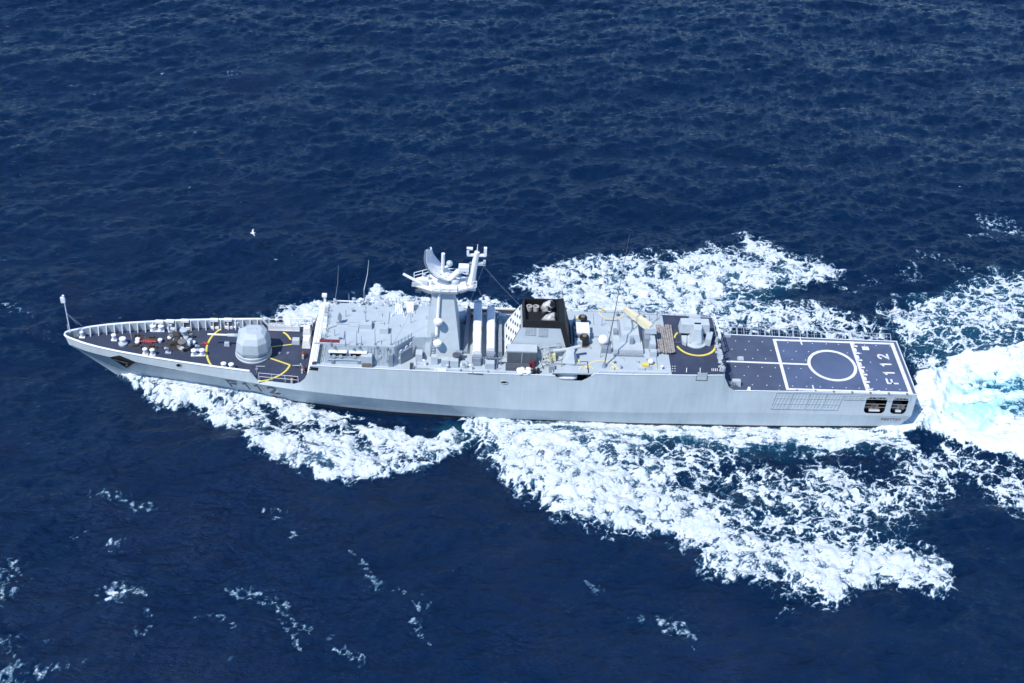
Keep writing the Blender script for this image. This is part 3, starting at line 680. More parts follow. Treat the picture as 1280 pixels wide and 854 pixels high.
# countermeasure launchers / twin barrelled mounts on the far side
for px, py in ((501, 395), (515, 393)):
    p = at(px, py, z=8.3); g_ = group('decoy_launcher', p, ship)
    MB().tube([(p.x, p.y, ZU+.4), p], .3, n=10).build('pedestal', 'light', g_)
    MB().box(p.x-.45, p.x+.45, p.y-.5, p.y+.5, p.z, p.z+.5, .1, .1).build('launcher_box', 'light', g_)
    for k in range(-1, 3):
        MB().tube([p+Vector((-.3+k*.2, -.3, .4)), p+Vector((-.3+k*.2, .4, 1.4))], .09, n=8).build('launch_tube', 'white', g_)
p = at(499, 392, z=ZR); MB().tube([p+Vector((-.8, -.6, 0)), p+Vector((0, 0, 2.2)), p+Vector((.6, -.6, 0))], .06, n=5).tube([p+Vector((0, .7, 0)), p+Vector((0, 0, 2.2))], .06, n=5).build('tripod_mast', 'white', ship)
p = at(518, 390, z=8.0); MB().lathe(p, [(.5, 0), (.5, .7), (.3, 1.0), (.01, 1.05)], 14).build('satellite_drum', 'light', ship, smooth=False)
# whip antennas on the far side
for (bx, by), (tx, ty) in (((455, 362), (461, 325)), ((419, 374), (423, 332))):
    b0 = at(bx, by, y=4.6); t0 = at(tx, ty, y=5.2); wp = MB().tube([b0, b0.lerp(t0, .5)+Vector((.1, 0, 0)), t0], .045 if bx > 430 else .03, .012, n=5).build('whip_antenna', 'rail' if bx > 430 else 'mid', ship)
    MB().tube([(b0.x, b0.y, ZU+.4), b0], .07, n=6).build('antenna_mount', 'mid', wp)

# ================================================================== MAST
mast = group('mast', (39.9, 0, ZR-.1), ship)
bp = [(37.9, -2.95, ZU), (41.7, -2.95, ZU), (41.7, 2.6, ZU), (37.9, 2.6, ZU)]
mp_ = [(38.35, -1.55, 10.6), (41.15, -1.55, 10.6), (41.15, 1.5, 10.6), (38.35, 1.5, 10.6)]
tp = [(38.7, -.72, 13.4), (40.75, -.72, 13.4), (40.75, .8, 13.4), (38.7, .8, 13.4)]
MB().add(bp+mp_+tp, [(0, 1, 5, 4), (1, 2, 6, 5), (2, 3, 7, 6), (3, 0, 4, 7), (4, 5, 9, 8), (5, 6, 10, 9), (6, 7, 11, 10), (7, 4, 8, 11), (8, 9, 10, 11)]).build('mast_tower', 'light', mast)
# front rib on the near face with lamps and ladder
MB().tube([(39.15, -2.3, 9.0), (39.35, -.85, 13.6)], .16, n=6).build('cable_trunk', 'white', mast)
mb = MB()
for s in (-.2, .2): mb.tube([(38.75+s, -3.0, ZU+.2), (38.85+s, -2.28, 9.2)], .035, n=5)
for k in range(9): a = k/8; mb.tube([(38.55+.1*a, -3.0+.72*a, ZU+.2+2.45*a), (38.95+.1*a, -3.0+.72*a, ZU+.2+2.45*a)], .035, n=5)
mb.build('ladder', 'mid', mast)
for (x, y, zz) in ((39.3, -1.95, 10.6), (39.3, -2.6, 8.3)):
    MB().lathe((x, y-.35, zz), [(.25, -.1), (.44, 0), (.46, .3), (.3, .42), (.01, .45)], 16).build('radome', 'white', mast, smooth=False)
    MB().box(x-.2, x+.2, y-.6, y+.4, zz-.3, zz-.1).build('bracket', 'light', mast)
# platform: shallow wedge with bow spar
ptop = [at(515, 347, z=14.3), at(536, 353, z=14.0)]
plat = [(36.6, -.55), (38.6, -1.5), (41.2, -1.5), (43.1, -.6), (43.1, .55), (41.2, 1.45), (38.4, 1.4), (36.6, .5)]
plb = [(37.9, -.5), (38.7, -.8), (40.8, -.8), (41.6, -.4), (41.6, .4), (40.8, .85), (38.7, .85), (37.9, .4)]
MB().prism([(a, b, 13.05) for a, b in plb], 0, 0, [(a, b, 13.85 if a > 37 and a < 43 else 13.95) for a, b in plat]).build('platform', 'light', mast)
MB().prism(plat, 13.97, 14.05).build('platform_deck', 'white', mast)
railing([(a, b, 14.05) for a, b in plat[1:3]]+[(43.1, -.6, 14.05)], .75, 'white', mast, step=.9, r=.04)
railing([(36.7, .5, 14.05), (38.4, 1.4, 14.05), (41.2, 1.45, 14.05), (43, .6, 14.05)], .75, 'white', mast, step=.9, r=.04)
t = at(504, 342.5, y=-.4); MB().tube([t, Vector((37.9, -.6, 14.0))], .14, .18, n=8).build('fixed_radar_arm', 'white', mast)
MB().box(36.5, 38.2, -.75, -.1, 13.95, 14.35, .1, .05).build('arm_fairing', 'light', mast)
# curved search radar reflector
rad = group('search_radar', (40, 0, 14.05), mast)
mb = MB(); ns, nh = 14, 5
# vertical-ish curved band, concave side towards upper right
prof = [(533, 312), (531.6, 323), (534.2, 333), (539.5, 341), (549, 347.5), (561, 351.5)]
pr2 = [(538, 309), (540.5, 317), (547.5, 326.5), (554.5, 333.5), (562, 338.5), (567.5, 346)]
A_ = dense([at(px, py, y=-.55) for px, py in prof], 3); B2 = dense([at(px, py, y=.9) for px, py in pr2], 3)
n = len(A_)
for i in range(n):
    for j in range(4):
        t = j/3; pnt = A_[i].lerp(B2[i], t); pnt = pnt+Vector((.16*math.sin(math.pi*t), 0, -.16*math.sin(math.pi*t))); mb.v.append(pnt)
for i in range(n-1):
    for j in range(3): mb.f.append((i*4+j, i*4+4+j, i*4+5+j, i*4+1+j))
refl = mb.build('reflector', 'white', rad); md = refl.modifiers.new('s', 'SOLIDIFY'); md.thickness = .12
mb = MB()
for i in range(0, n, 2): mb.tube([A_[i]+Vector((-.1, -.1, -.1)), B2[i]+Vector((-.1, .05, -.1))], .04, n=4)
mb.tube([a+Vector((-.08, -.08, -.05)) for a in A_], .07, n=5); mb.tube([a+Vector((-.02, .05, 0)) for a in B2], .05, n=5); mb.build('reflector_ribs', 'mid', rad)
mb = MB()
for i in range(1, n-1, 2):
    for t in (.3, .62):
        c_ = A_[i].lerp(B2[i], t)+Vector((.08, -.08, .0)); mb.box(c_.x-.05, c_.x+.05, c_.y-.03, c_.y+.03, c_.z-.08, c_.z+.08)
mb.build('reflector_slots', 'dark', rad)
h0 = at(566, 347, y=0); h1 = at(572, 340, y=0); h2 = at(584, 335, y=0)
MB().tube([h0+Vector((-.3, 0, -.2)), h1, h2], .28, .32, n=10).box(h2.x-.9, h2.x+.2, -.35, .45, h2.z-.25, h2.z+.22, .05).box(h2.x-.15, h2.x+.15, -.3, .3, h2.z-.6, h2.z, 0).build('feed_horn', 'white', rad)
MB().lathe((40.9, 0, 14.05), [(.45, 0), (.4, .35), (.2, .5), (.01, .5)], 14).build('radar_pedestal', 'light', rad)
b0 = at(553.5, 334, y=.3); t0 = at(554, 317, y=.3)
MB().tube([Vector((b0.x, .3, 14.05)), b0], .1, n=8).tube([b0+Vector((0, 0, -.1)), t0], .19, n=10).build('antenna_cylinder', 'white', mast)
c = at(562, 329.5, y=.3); MB().ball(c, .34).build('camera_ball', 'light', mast, smooth=True); MB().tube([c+Vector((0, 0, -.3)), b0+Vector((.1, 0, 0))], .12, n=6).build('ball_arm', 'white', mast)
# aft pole mast, raked aft
b0 = at(587.5, 359, y=0); t0 = at(596.3, 315, y=0); tt = at(597.2, 305.5, y=0)
pl = MB().tube([b0, t0], .42, .26, n=8).tube([t0, tt], .06, .03, n=5).build('pole_mast', 'white', mast)
dr = (t0-b0)
mb = MB()
for k in range(9): q = b0+dr*(.12+.07*k); mb.box(q.x-.55, q.x-.3, -.12, .12, q.z-.06, q.z+.04)
mb.build('pole_steps', 'mid', pl)
q = b0+dr*.93; MB().box(q.x-.95, q.x+.95, -.15, .15, q.z-.18, q.z).box(q.x-1.0, q.x-.75, -.15, .15, q.z, q.z+.7).box(q.x-1.0, q.x-.4, -.15, .15, q.z+.6, q.z+.78).build('yardarm', 'white', pl)
MB().box(q.x+.72, q.x+1.02, -.16, .16, q.z-.1, q.z+.85).build('yard_antenna', 'white', pl)
q = b0+dr*.68; MB().box(q.x+.2, q.x+1.1, -.18, .18, q.z-.15, q.z+.1).box(q.x+.85, q.x+1.1, -.18, .18, q.z, q.z+.4).build('yardarm', 'light', pl)
MB().tube([q+Vector((1.0, 0, 0)), at(582, 392, z=8.5)], .025, n=4).build('halyard', 'mid', pl)
MB().box(b0.x-.5, b0.x+.6, -.4, .4, 13.4, 14.05, .1).build('pole_foot', 'white', pl)
q = at(592, 358, y=-.3); MB().ball(q, .25).build('navigation_lamp', 'mid', mast)
# mast foot boxes near side
def ub(name, px0, px1, py, h, d, mat='light', zz=ZU, parent=ship, bevel=0):      # box standing on a deck, near bottom edge at py
    a = at(px0, py, z=zz); b = at(px1, py, z=zz); y = (a.y+b.y)/2
    return MB().box(a.x, b.x, y, y+d, zz, zz+h, .03, .03).build(name, mat, parent, bevel=bevel)
ub('deck_locker', 519, 528, 452.5, .95, .9); ub('deck_locker', 538.5, 547, 456, .95, .6); ub('deck_locker', 551, 561, 459, .85, .65); ub('deck_locker', 562, 573, 460, .85, .65)
MB().box(41.2, 41.9, -3.25, -2.9, ZU, ZU+1.0).build('vent_trunk', 'mid', ship)
p = at(570.5, 444.5, z=ZU+.9); MB().lathe((p.x, p.y, ZU+.9), [(.42, 0), (.42, .12), (.01, .13)], 16).build('round_hatch', 'dark', ship)
p = at(580, 457.5, z=ZU); MB().lathe(p, [(.5, 0), (.5, .35), (.3, .5), (.01, .52)], 18).build('round_hatch', 'light', ship)
ub('mooring_fitting', 512, 517, 462, .7, .3, 'dark'); ub('deck_locker', 543, 558, 464.5, .12, .35, 'white')
p = at(521, 431, z=ZU+1); MB().tube([p, p+Vector((0, 0, .8))], .07, n=6).box(p.x-.15, p.x+.15, p.y-.1, p.y+.1, p.z+.3, p.z+.6).build('standpipe', 'light', ship)

# ================================================================== MISSILE CANISTERS between mast and funnel
def canister(x0, x1, ynear, yfar, znear, zfar, far_shade, nm='covered_launcher'):
    g_ = group(nm, ((x0+x1)/2, 0, ZU), ship); h = .95
    n = 12; mb = MB()
    for i in range(n+1):
        t = i/n; y = ynear+(yfar-ynear)*t; zc = znear+(zfar-znear)*t; j = random.uniform(-.03, .03)
        w = (x1-x0)/2+j; xc = (x0+x1)/2
        sec = [(-w, 0), (-w-.02, h*.55), (-w*.8, h*.93), (0, h+j*2), (w*.8, h*.93), (w+.02, h*.55), (w, 0)]
        mb.v += [Vector((xc+a, y, zc+b)) for a, b in sec]
    for i in range(n):
        for k in range(6): a = i*7+k; mb.f.append((a, a+1, a+8, a+7))
        a = i*7; mb.f.append((a, a+7, a+13, a+6))
    mb.f += [tuple(range(7)), tuple(range(n*7, n*7+7))]
    mb.build('canvas_cover', 'canvas', g_)
    e = MB().box(x0+.02, x1-.02, yfar, yfar+far_shade, zfar-.1, zfar+h*.95, .05, 0); e.build('end_shade', 'grey', g_)  # grey far end: the mast platform's shadow as a coloured block
    e = MB().box(x0+.02, x1-.02, ynear-.8, ynear, znear-.1, znear+h*.55, .05, 0).box(x0-.05, x1+.05, ynear-.6, ynear-.3, znear-.15, znear+h*.65); e.build('breech', 'mid', g_)
    for y in (ynear+.8, (ynear+yfar)/2, yfar-.6):
        zz = znear+(zfar-znear)*(y-ynear)/(yfar-ynear)
        MB().add([(x0+.1, y, ZU), (x0+.2, y, ZU), (x0+.2, y, zz), (x0+.1, y, zz), (x0+.1, y+.12, ZU), (x0+.2, y+.12, ZU), (x0+.2, y+.12, zz), (x0+.1, y+.12, zz)], [(0, 1, 2, 3), (4, 5, 6, 7), (0, 3, 7, 4), (1, 2, 6, 5)]).add([(x1-.2, y, ZU), (x1-.1, y, ZU), (x1-.1, y, zz), (x1-.2, y, zz), (x1-.2, y+.12, ZU), (x1-.1, y+.12, ZU), (x1-.1, y+.12, zz), (x1-.2, y+.12, zz)], [(0, 1, 2, 3), (4, 5, 6, 7), (0, 3, 7, 4), (1, 2, 6, 5)]).build('cradle', 'mid', g_)
canister(42.95, 43.85, -3.3, 3.3, 6.9, 8.25, .5)
canister(44.4, 45.25, -2.9, 3.4, 7.1, 7.7, .4)
ub('deck_locker', 606, 618, 463, .85, .7, 'light'); ub('deck_locker', 591.5, 601, 458, .45, .5, 'mid')
mb = MB()
for k in range(6): mb.box(44.1+k*.35, 44.2+k*.35, -3.9, -3.7, ZU, ZU+.9)
mb.box(44.0, 46.1, -3.86, -3.74, ZU+.8, ZU+.9).build('launcher_rack', 'mid', ship)
# shaded sloping plate + grey trunk left and right of them
MB().add([(41.95, -2.2, ZU), (42.3, 3.9, ZU), (42.3, 3.9, ZU+1.8), (41.95, -2.2, ZU+.3), (42.7, -2.2, ZU), (42.75, 3.9, ZU), (42.6, 3.9, ZU+1.6), (42.4, -2.2, ZU+.3)],
         [(0, 1, 2, 3), (3, 2, 6, 7), (7, 6, 5, 4), (0, 3, 7, 4), (1, 2, 6, 5)]).build('blast_deflector', 'mid', ship)
MB().box(45.55, 46.1, -2.6, 3.6, ZU, ZU+.75, .1).build('cable_duct', 'mid', ship)
p = at(579, 394, z=ZU+.9); MB().lathe((p.x, p.y, ZU+.2), [(.45, 0), (.45, .5), (.3, .75), (.01, .8)], 14).build('mushroom_vent', 'light', ship)
p = at(588, 396, z=ZU+.3); MB().ball((p.x, p.y, ZU+.4), .3).build('life_ring', 'red', ship)
p = at(628, 396, z=ZU+.3); MB().box(p.x-.4, p.x+.4, p.y-.2, p.y+.2, ZU, ZU+.6).tube([p+Vector((-.4, 0, .6)), p+Vector((.4, 0, .1))], .07, n=5).build('valve_set', 'white', ship)
MB().box(42.0, 47.5, 4.9, 5.1, ZU+.55, ZU+.72).build('far_bulwark_rail', 'white', ship)
MB().box(41.9, 47.6, 4.95, 5.05, ZU, ZU+.55).build('far_bulwark', 'dark', ship)

# ================================================================== FUNNEL
fun = group('funnel', (49.8, 0, ZU), ship)
zt_ = 10.0; zk = 10.9
bs = [(46.15, -2.75), (53.25, -2.75), (53.25, 2.6), (46.15, 2.6)]
t1 = [(47.95, -1.95), (52.1, -1.95), (52.1, 1.95), (47.95, 1.95)]
MB().prism(bs, ZU, 10.15, t1).build('funnel_casing', 'light', fun)
# black top: hollow box
t2 = [(48.0, -2.0), (52.05, -2.0), (52.05, 2.0), (48.0, 2.0)]; t3 = [(48.12, -1.95), (51.75, -1.95), (51.75, 1.95), (48.12, 1.95)]
mb = MB(); vo = [(a, b, 10.16) for a, b in t2]+[(a, b, 11.0) for a, b in t3]+[(a*.0+49.93+(a-49.93)*.92, b*.92, 11.0) for a, b in t3]+[(49.93+(a-49.93)*.92, b*.92, 10.2) for a, b in t3]
for k in range(3):
    for i in range(4): mb.f.append((k*4+i, k*4+(i+1) % 4, k*4+4+(i+1) % 4, k*4+4+i))
mb.f.append((12, 13, 14, 15)); mb.v = [Vector(v) for v in vo]; mb.build('funnel_top', 'black', fun)
# black aft fin
MB().add([(51.7, -2.0, 11.0), (52.35, -2.2, 11.0), (53.5, -2.9, ZU), (53.1, -2.9, ZU), (51.7, 2.0, 11.0), (52.35, 2.2, 11.0), (53.5, 2.8, ZU), (53.1, 2.8, ZU)],
         [(0, 1, 2, 3), (4, 5, 6, 7), (1, 2, 6, 5), (0, 3, 7, 4), (0, 1, 5, 4)]).build('aft_fin', 'black', fun)
# exhaust uptakes
for (x, y, r, s) in ((48.75, .85, .3, 1), (49.45, .85, .3, 1)):
    ex = MB(); ex.lathe((x, y, 10.25), [(r, 0), (r, .5), (r*1.1, .55), (r*.75, .56), (r*.7, .1), (.01, .1)], 18); ex.build('exhaust_pipe', 'pipe', fun, smooth=False)
for (a, b, r) in (((50.25, 1.1, 10.2), (51.0, .6, 11.35), .42), ((50.3, -1.0, 10.2), (51.35, -1.2, 11.05), .45), ((50.35, .1, 10.2), (50.7, -.1, 11.2), .34)):
    a = Vector(a); b = Vector(b); ex = MB().tube([a, a.lerp(b, .45)+Vector((-.1, 0, .12)), b], r, r*1.12, n=16).build('uptake', 'pipe', fun, smooth=True)
    d = (b-a).normalized(); MB().tube([b+d*.01, b+d*.03], r*.85, n=16).build('uptake_mouth', 'black', ex)
# front face louvres (white perforated slope)
mb = MB()
def ff(y, z):           # point on front face
    t = (z-ZU)/(10.15-ZU); return Vector((46.15+t*1.8, y*(1-.27*t), z))
fr = MB().add([ff(-2.7, ZU+.5)+Vector((-.08, 0, .03)), ff(-2.55, 10.1)+Vector((-.08, 0, .03)), ff(2.55, 10.1)+Vector((-.08, 0, .03)), ff(2.7, ZU+.5)+Vector((-.08, 0, .03))], [(0, 1, 2, 3)]).build('intake_screen', 'white', fun)
mb = MB()
for i in range(5):
    for j in range(7):
        y = -2.2+i*1.0; zz = ZU+.8+j*.42; c = ff(y, zz)+Vector((-.12, 0, .05)); d = (ff(y, zz+.2)-ff(y, zz))
        if (i+j) % 2: continue
        mb.add([c+Vector((0, -.24, 0)), c+Vector((0, .24, 0)), c+Vector((0, .24, 0))+d*1.1, c+Vector((0, -.24, 0))+d*1.1], [(0, 1, 2, 3)])
mb.build('intake_slots', 'dark', fun)
# louvre grilles on the near face
def nf(px, py, out=.03):
    y = -2.4
    for _ in range(6):
        q = at(px, py, y=y); t = (q.z-ZU)/(10.15-ZU); y = -2.75+t*.8
    return Vector((q.x, y-out, q.z))
for (a, b, c, d) in (((657.5, 409), (670, 409.8), (669.5, 419.5), (656.5, 419)), ((674, 410.5), (685, 411.2), (684.5, 421.5), (673, 421)), ((695.5, 429), (701.5, 429.3), (701.5, 439), (695, 438.5))):
    ps = [nf(*v) for v in (a, b, c, d)]
    gl = MB().add(ps, [(0, 1, 2, 3)]).build('louvre_grille', 'mid', fun)
    mb = MB()
    for k in range(1, 7):
        mb.tube([ps[0].lerp(ps[3], k/7)+Vector((0, -.02, 0)), ps[1].lerp(ps[2], k/7)+Vector((0, -.02, 0))], .03, n=4)
    for k in range(1, 4): mb.tube([ps[0].lerp(ps[1], k/4)+Vector((0, -.02, 0)), ps[3].lerp(ps[2], k/4)+Vector((0, -.02, 0))], .025, n=4)
    mb.build('grille_bars', 'light', gl)
# dark ventilator house beside the funnel
a = at(630, 467.5, z=ZU); b = at(656, 469, z=ZU)
vh = MB().box(46.55, 49.5, -3.9, -2.7, ZU, ZU+1.7).build('ventilator_house', 'containergrey', ship, 'grey ventilator house with a dark sloping front')
MB().box(46.5, 49.6, -3.75, -2.55, ZU+1.7, ZU+1.82).build('house_roof', 'light', vh)
MB().box(46.4, 48.9, -4.75, -3.95, ZU, ZU+.45).build('house_plinth', 'dark', vh)
MB().box(48.02, 48.08, -3.96, -3.9, ZU+.1, ZU+1.7).build('panel_seam', 'light', vh)
ub('deck_locker', 668, 674, 452, 1.0, .5, 'light'); ub('deck_locker', 686, 693.5, 466.5, .8, .6, 'mid')
p = at(666, 459.5, z=ZU); MB().tube([p, p+Vector((0, 0, .9))], .17, n=10).tube([p+Vector((-.35, 0, 0)), p+Vector((-.35, 0, .6))], .14, n=8).build('fire_hydrant', 'red', ship)
# lattice stand
p = at(682, 458, z=ZU); q = p+Vector((0, .6, 2.4)); mb = MB()
for s in (-.6, .6):
    for d in (-.5, .6): mb.tube([p+Vector((s, d, 0)), q+Vector((s*.25, d*.3, 0))], .04, n=5)
for k in range(1, 6):
    t = k/6
    mb.tube([p.lerp(q, t)+Vector((-.6*(1-.75*t), -.5*(1-.7*t), 0)), p.lerp(q, min(1, t+.12))+Vector((.6*(1-.75*t), -.5*(1-.7*t), 0))], .03, n=4)
    mb.tube([p.lerp(q, t)+Vector((-.6*(1-.75*t), .6*(1-.7*t), 0)), p.lerp(q, t)+Vector((.6*(1-.75*t), -.5*(1-.7*t), 0))], .03, n=4)
mb.build('lattice_stand', 'light', ship)
# near autocannon mount with yellow edges
p = at(712, 457, z=ZA); ac = group('autocannon_mount', p+Vector((0, .6, 0)), ship); c = p+Vector((0, .75, 0))
MB().lathe(c, [(.8, 0), (.8, .18), (.01, .2)], 20).build('mount_ring', 'light', ac)
MB().prism([(c.x-.75, c.y-.75), (c.x+.55, c.y-.8), (c.x+.85, c.y+.3), (c.x+.4, c.y+.8), (c.x-.7, c.y+.7)], c.z+.15, c.z+1.35, [(c.x-.35, c.y-.1), (c.x+.35, c.y-.2), (c.x+.5, c.y+.2), (c.x+.2, c.y+.6), (c.x-.4, c.y+.5)]).build('mount_shield', 'tarp', ac, bevel=.03)
MB().tube([c+Vector((-2.2, .35, .9)), c+Vector((-.2, .4, 1.25)), c+Vector((1.1, .7, 1.45))], .14, .2, n=8).build('cannon_barrel', 'light', ac)
MB().box(c.x-2.0, c.x-1.4, c.y-.2, c.y+.5, c.z+.1, c.z+.8, .1, .1).build('ammunition_box', 'paleyellow', ac)
MB().tube([c+Vector((-2.4, .6, .1)), c+Vector((-1.7, -1.1, .08))], .08, n=5).build('yellow_handrail', 'yellow', ac)
MB().tube([c+Vector((.7, .55, .1)), c+Vector((1.1, -.3, .08))], .08, n=5).build('yellow_handrail', 'yellow', ac)
for dx, dy in ((-1.1, .9), (-.5, 1.1), (.1, 1.2)): MB().ball(c+Vector((dx, dy, 1.0)), .2).build('sight_head', 'mid', ac)
MB().tube([c+Vector((-3.4, .8, 0)), c+Vector((-2.9, -1.2, .1))], .06, n=5).tube([c+Vector((-3.4, .8, .1)), c+Vector((-3.0, .7, 1.1)), c+Vector((-.9, .9, 1.3))], .05, n=5).build('mount_rail', 'light', ac)
railing([(51.3, -4.0, ZA), (54.9, -4.1, ZA)], .2, 'mid', step=1.8, rows=(1.0,), r=.04)

# cabinet with two black drums behind the funnel
q = at(729, 430, z=ZA)
cab = MB().box(q.x-.8, q.x+.7, q.y+.5, q.y+1.6, ZA, ZA+1.1, .05, .05).build('machinery_cabinet', 'white', ship)
MB().box(q.x-.8, q.x+.7, q.y+1.7, q.y+2.5, ZA, ZA+1.0, .05, .05).build('cabinet_top', 'white', cab)
for dy, r in ((-.05, .5), (3.3, .5)):
    dm = MB().lathe((q.x+.05, q.y+dy, ZA), [(r*1.1, 0), (r*1.1, .12), (r, .15), (r, 1.0), (r*.85, 1.12), (.01, 1.12)], 18).build('drum', 'black', cab)
    MB().lathe((q.x+.05, q.y+dy, ZA+1.13), [(r*.5, 0), (r*.45, .08), (.01, .1)], 12).build('drum_lid', 'brass', dm)
    MB().lathe((q.x+.05, q.y+dy, ZA+.0), [(r*1.35, .0), (r*1.35, .08), (.01, .08)], 18).build('drum_tray', 'brass', dm)
for k in range(4): MB().box(53.6+.0, 54.5, .1+k*1.05-1.2, .85+k*1.05-1.2, ZA, ZA+.8+.15*(k % 2), .06, .06).build('deck_locker', ['light', 'mid', 'grey', 'mid'][k], ship)
p = at(721, 398, z=ZA+.8); MB().box(p.x-.25, p.x+.25, p.y-.3, p.y+.3, ZA, ZA+.95).build('valve_box', 'paleyellow', ship)
# yellow rings (hoist circles)
def yring(px, py, r, a0, a1, mat, w=.16):
    c = at(px, py, z=ZA); MB().strip([(c.x+r*math.cos(t), c.y+r*math.sin(t), ZA+.012) for t in np.linspace(a0, a1, 26)], w).build('hoist_circle', mat, aupd)
yring(764, 390, 1.35, math.pi*.95, math.pi*2.05, 'paleyellow'); yring(753, 463, 1.6, .1, math.pi*.95, 'paleyellow', .2); yring(733, 463, .75, .2, math.pi, 'paleyellow', .14)
yring(812, 462, 1.0, .2, math.pi*.95, 'yellow', .12)
ub('valve_box', 730.5, 734, 462.5, .25, .5, 'paleyellow', ZA); ub('valve_box', 764, 768, 463, .25, .4, 'paleyellow', ZA); ub('valve_box', 803, 811, 460, .35, .5, 'yellow', ZA); ub('deck_locker', 797, 806, 463.5, .3, .35, 'light', ZA)
ub('valve_box', 752, 755.5, 389.5, .3, .4, 'yellow', ZA)
p = at(813, 455, z=ZA); MB().ball(p+Vector((0, 0, .35)), .3).build('deck_lamp', 'white', ship)
# white dome and whips
p = at(753.5, 431, z=ZA); dm = MB().lathe(p, [(.35, 0), (.35, .3), (.55, .45), (.58, .75), (.45, 1.05), (.2, 1.2), (.01, 1.22)], 18).build('satellite_dome', 'white', ship, smooth=True)
b0 = at(755, 458.5, z=ZA); t0 = at(787, 293, y=1.2)
wp = MB().tube([b0, b0.lerp(t0, .5)+Vector((.03, 0, 0)), t0], .07, .02, n=6).build('whip_antenna', 'dark', ship)
MB().lathe(b0, [(.28, 0), (.2, .25), (.12, .6), (.01, .6)], 10).build('antenna_mount', 'mid', wp)
b0 = at(756, 437, z=ZA+.3); MB().box(b0.x-.35, b0.x+.7, b0.y-.3, b0.y+.4, ZA, ZA+.6, .05).build('tuner_box', 'mid', ship)
# stepped house aft of the dome
a = at(766, 442, z=ZA); b = at(804, 442.5, z=ZA)
ah = group('aft_house', ((a.x+b.x)/2, 1, ZA), ship)
MB().box(a.x, b.x, a.y, a.y+4.6, ZA, ZA+.5, .05, .05).build('house_base', 'light', ah)
MB().box(a.x+.7, b.x-.2, a.y+1.3, a.y+4.4, ZA+.5, ZA+1.35, .25, .25).build('house_upper', 'light', ah)
MB().box(a.x+1.1, b.x-.9, a.y+2.2, a.y+4.0, ZA+1.35, ZA+1.75, .3, .15).build('skylight', 'grey', ah)
MB().tube([(a.x+.6, a.y+1.3, ZA+1.45), (a.x+.6, a.y+4.0, ZA+1.55)], .05, n=5).build('roof_pipe', 'mid', ah)
MB().box(a.x+1.8, a.x+2.2, a.y+1.0, a.y+1.5, ZA+.5, ZA+1.2, .05, .05).build('roof_vent', 'mid', ah); MB().box(a.x+.2, a.x+.6, a.y+2.5, a.y+3.2, ZA+.5, ZA+.9).build('roof_vent', 'mid', ah)
mb = MB()
for k in range(16): x = a.x+.1+k*(b.x-a.x-.2)/15; mb.box(x-.05, x+.05, a.y-.45, a.y-.05, ZA+.02, ZA+.12)
mb.box(a.x, b.x, a.y-.47, a.y-.42, ZA, ZA+.2); mb.build('duckboard', 'mid', ah)
# crane
cb = at(812, 414, z=ZA+1.4); crn = group('crane', (cb.x, cb.y, ZA), ship)
MB().lathe((cb.x, cb.y, ZA), [(.55, 0), (.5, .3), (.42, .9), (.42, 1.3), (.5, 1.4), (.01, 1.42)], 16).build('crane_post', 'light', crn)
t0 = at(781, 386, z=ZA+2.6); b1 = Vector((cb.x+.1, cb.y, ZA+1.8)); mb = MB()
d = (t0-b1).normalized(); sd_ = Vector((-d.y, d.x, 0)).normalized(); up = Vector((0, 0, 1)); ws = [(0, .32, .34), (.25, .36, .38), (.6, .26, .3), (.94, .2, .22), (1, .3, .26)]
for t, w_, h_ in ws:
    q = b1.lerp(t0, t); mb.v += [q-sd_*w_-up*h_, q+sd_*w_-up*h_, q+sd_*w_+up*h_, q-sd_*w_+up*h_]
for i in range(len(ws)-1):
    for k in range(4): mb.f.append((i*4+k, i*4+(k+1) % 4, i*4+4+(k+1) % 4, i*4+4+k))
mb.f += [(0, 1, 2, 3), tuple(range(len(ws)*4-4, len(ws)*4))]
mb.build('crane_boom', 'cream', crn)
MB().tube([b1+Vector((.3, -.1, -.2)), b1.lerp(t0, .4)+Vector((0, -.1, -.5))], .1, n=8).build('hydraulic_ram', 'mid', crn)
MB().box(cb.x-.5, cb.x+.7, cb.y-.5, cb.y+.45, ZA+1.42, ZA+2.0, .1, .1).build('crane_head', 'light', crn)
# standing lockers beside the crane
for i, (x0, x1, py, h, d, mt) in enumerate(((804, 811, 436, 1.3, 2.3, 'mid'), (811, 819, 441, 1.1, 2.6, 'light'), (812, 820.5, 447, .7, .6, 'light'))): ub('deck_locker', x0, x1, py, h, d, mt, ZA)
# boat deck socket marks on the dark launcher deck
mb = MB()
for i in range(4):
    for j in range(3):
        p = at(834+i*3, 458+j*3, z=ZA); mb.strip([p, p+Vector((.12, .02, 0))], .09)
mb.build('deck_stencil', 'line', ldk)
for px in (858, 875): p = at(px, 465.5, z=ZA); MB().strip([p, p+Vector((.12, .75, 0))], .07).build('deck_stencil', 'line', ldk)
for k in range(4): p = at(890+k*2.2, 464, z=ZA); MB().strip([p, p+Vector((.05, .45, 0))], .07).build('deck_stencil', 'line', ldk)
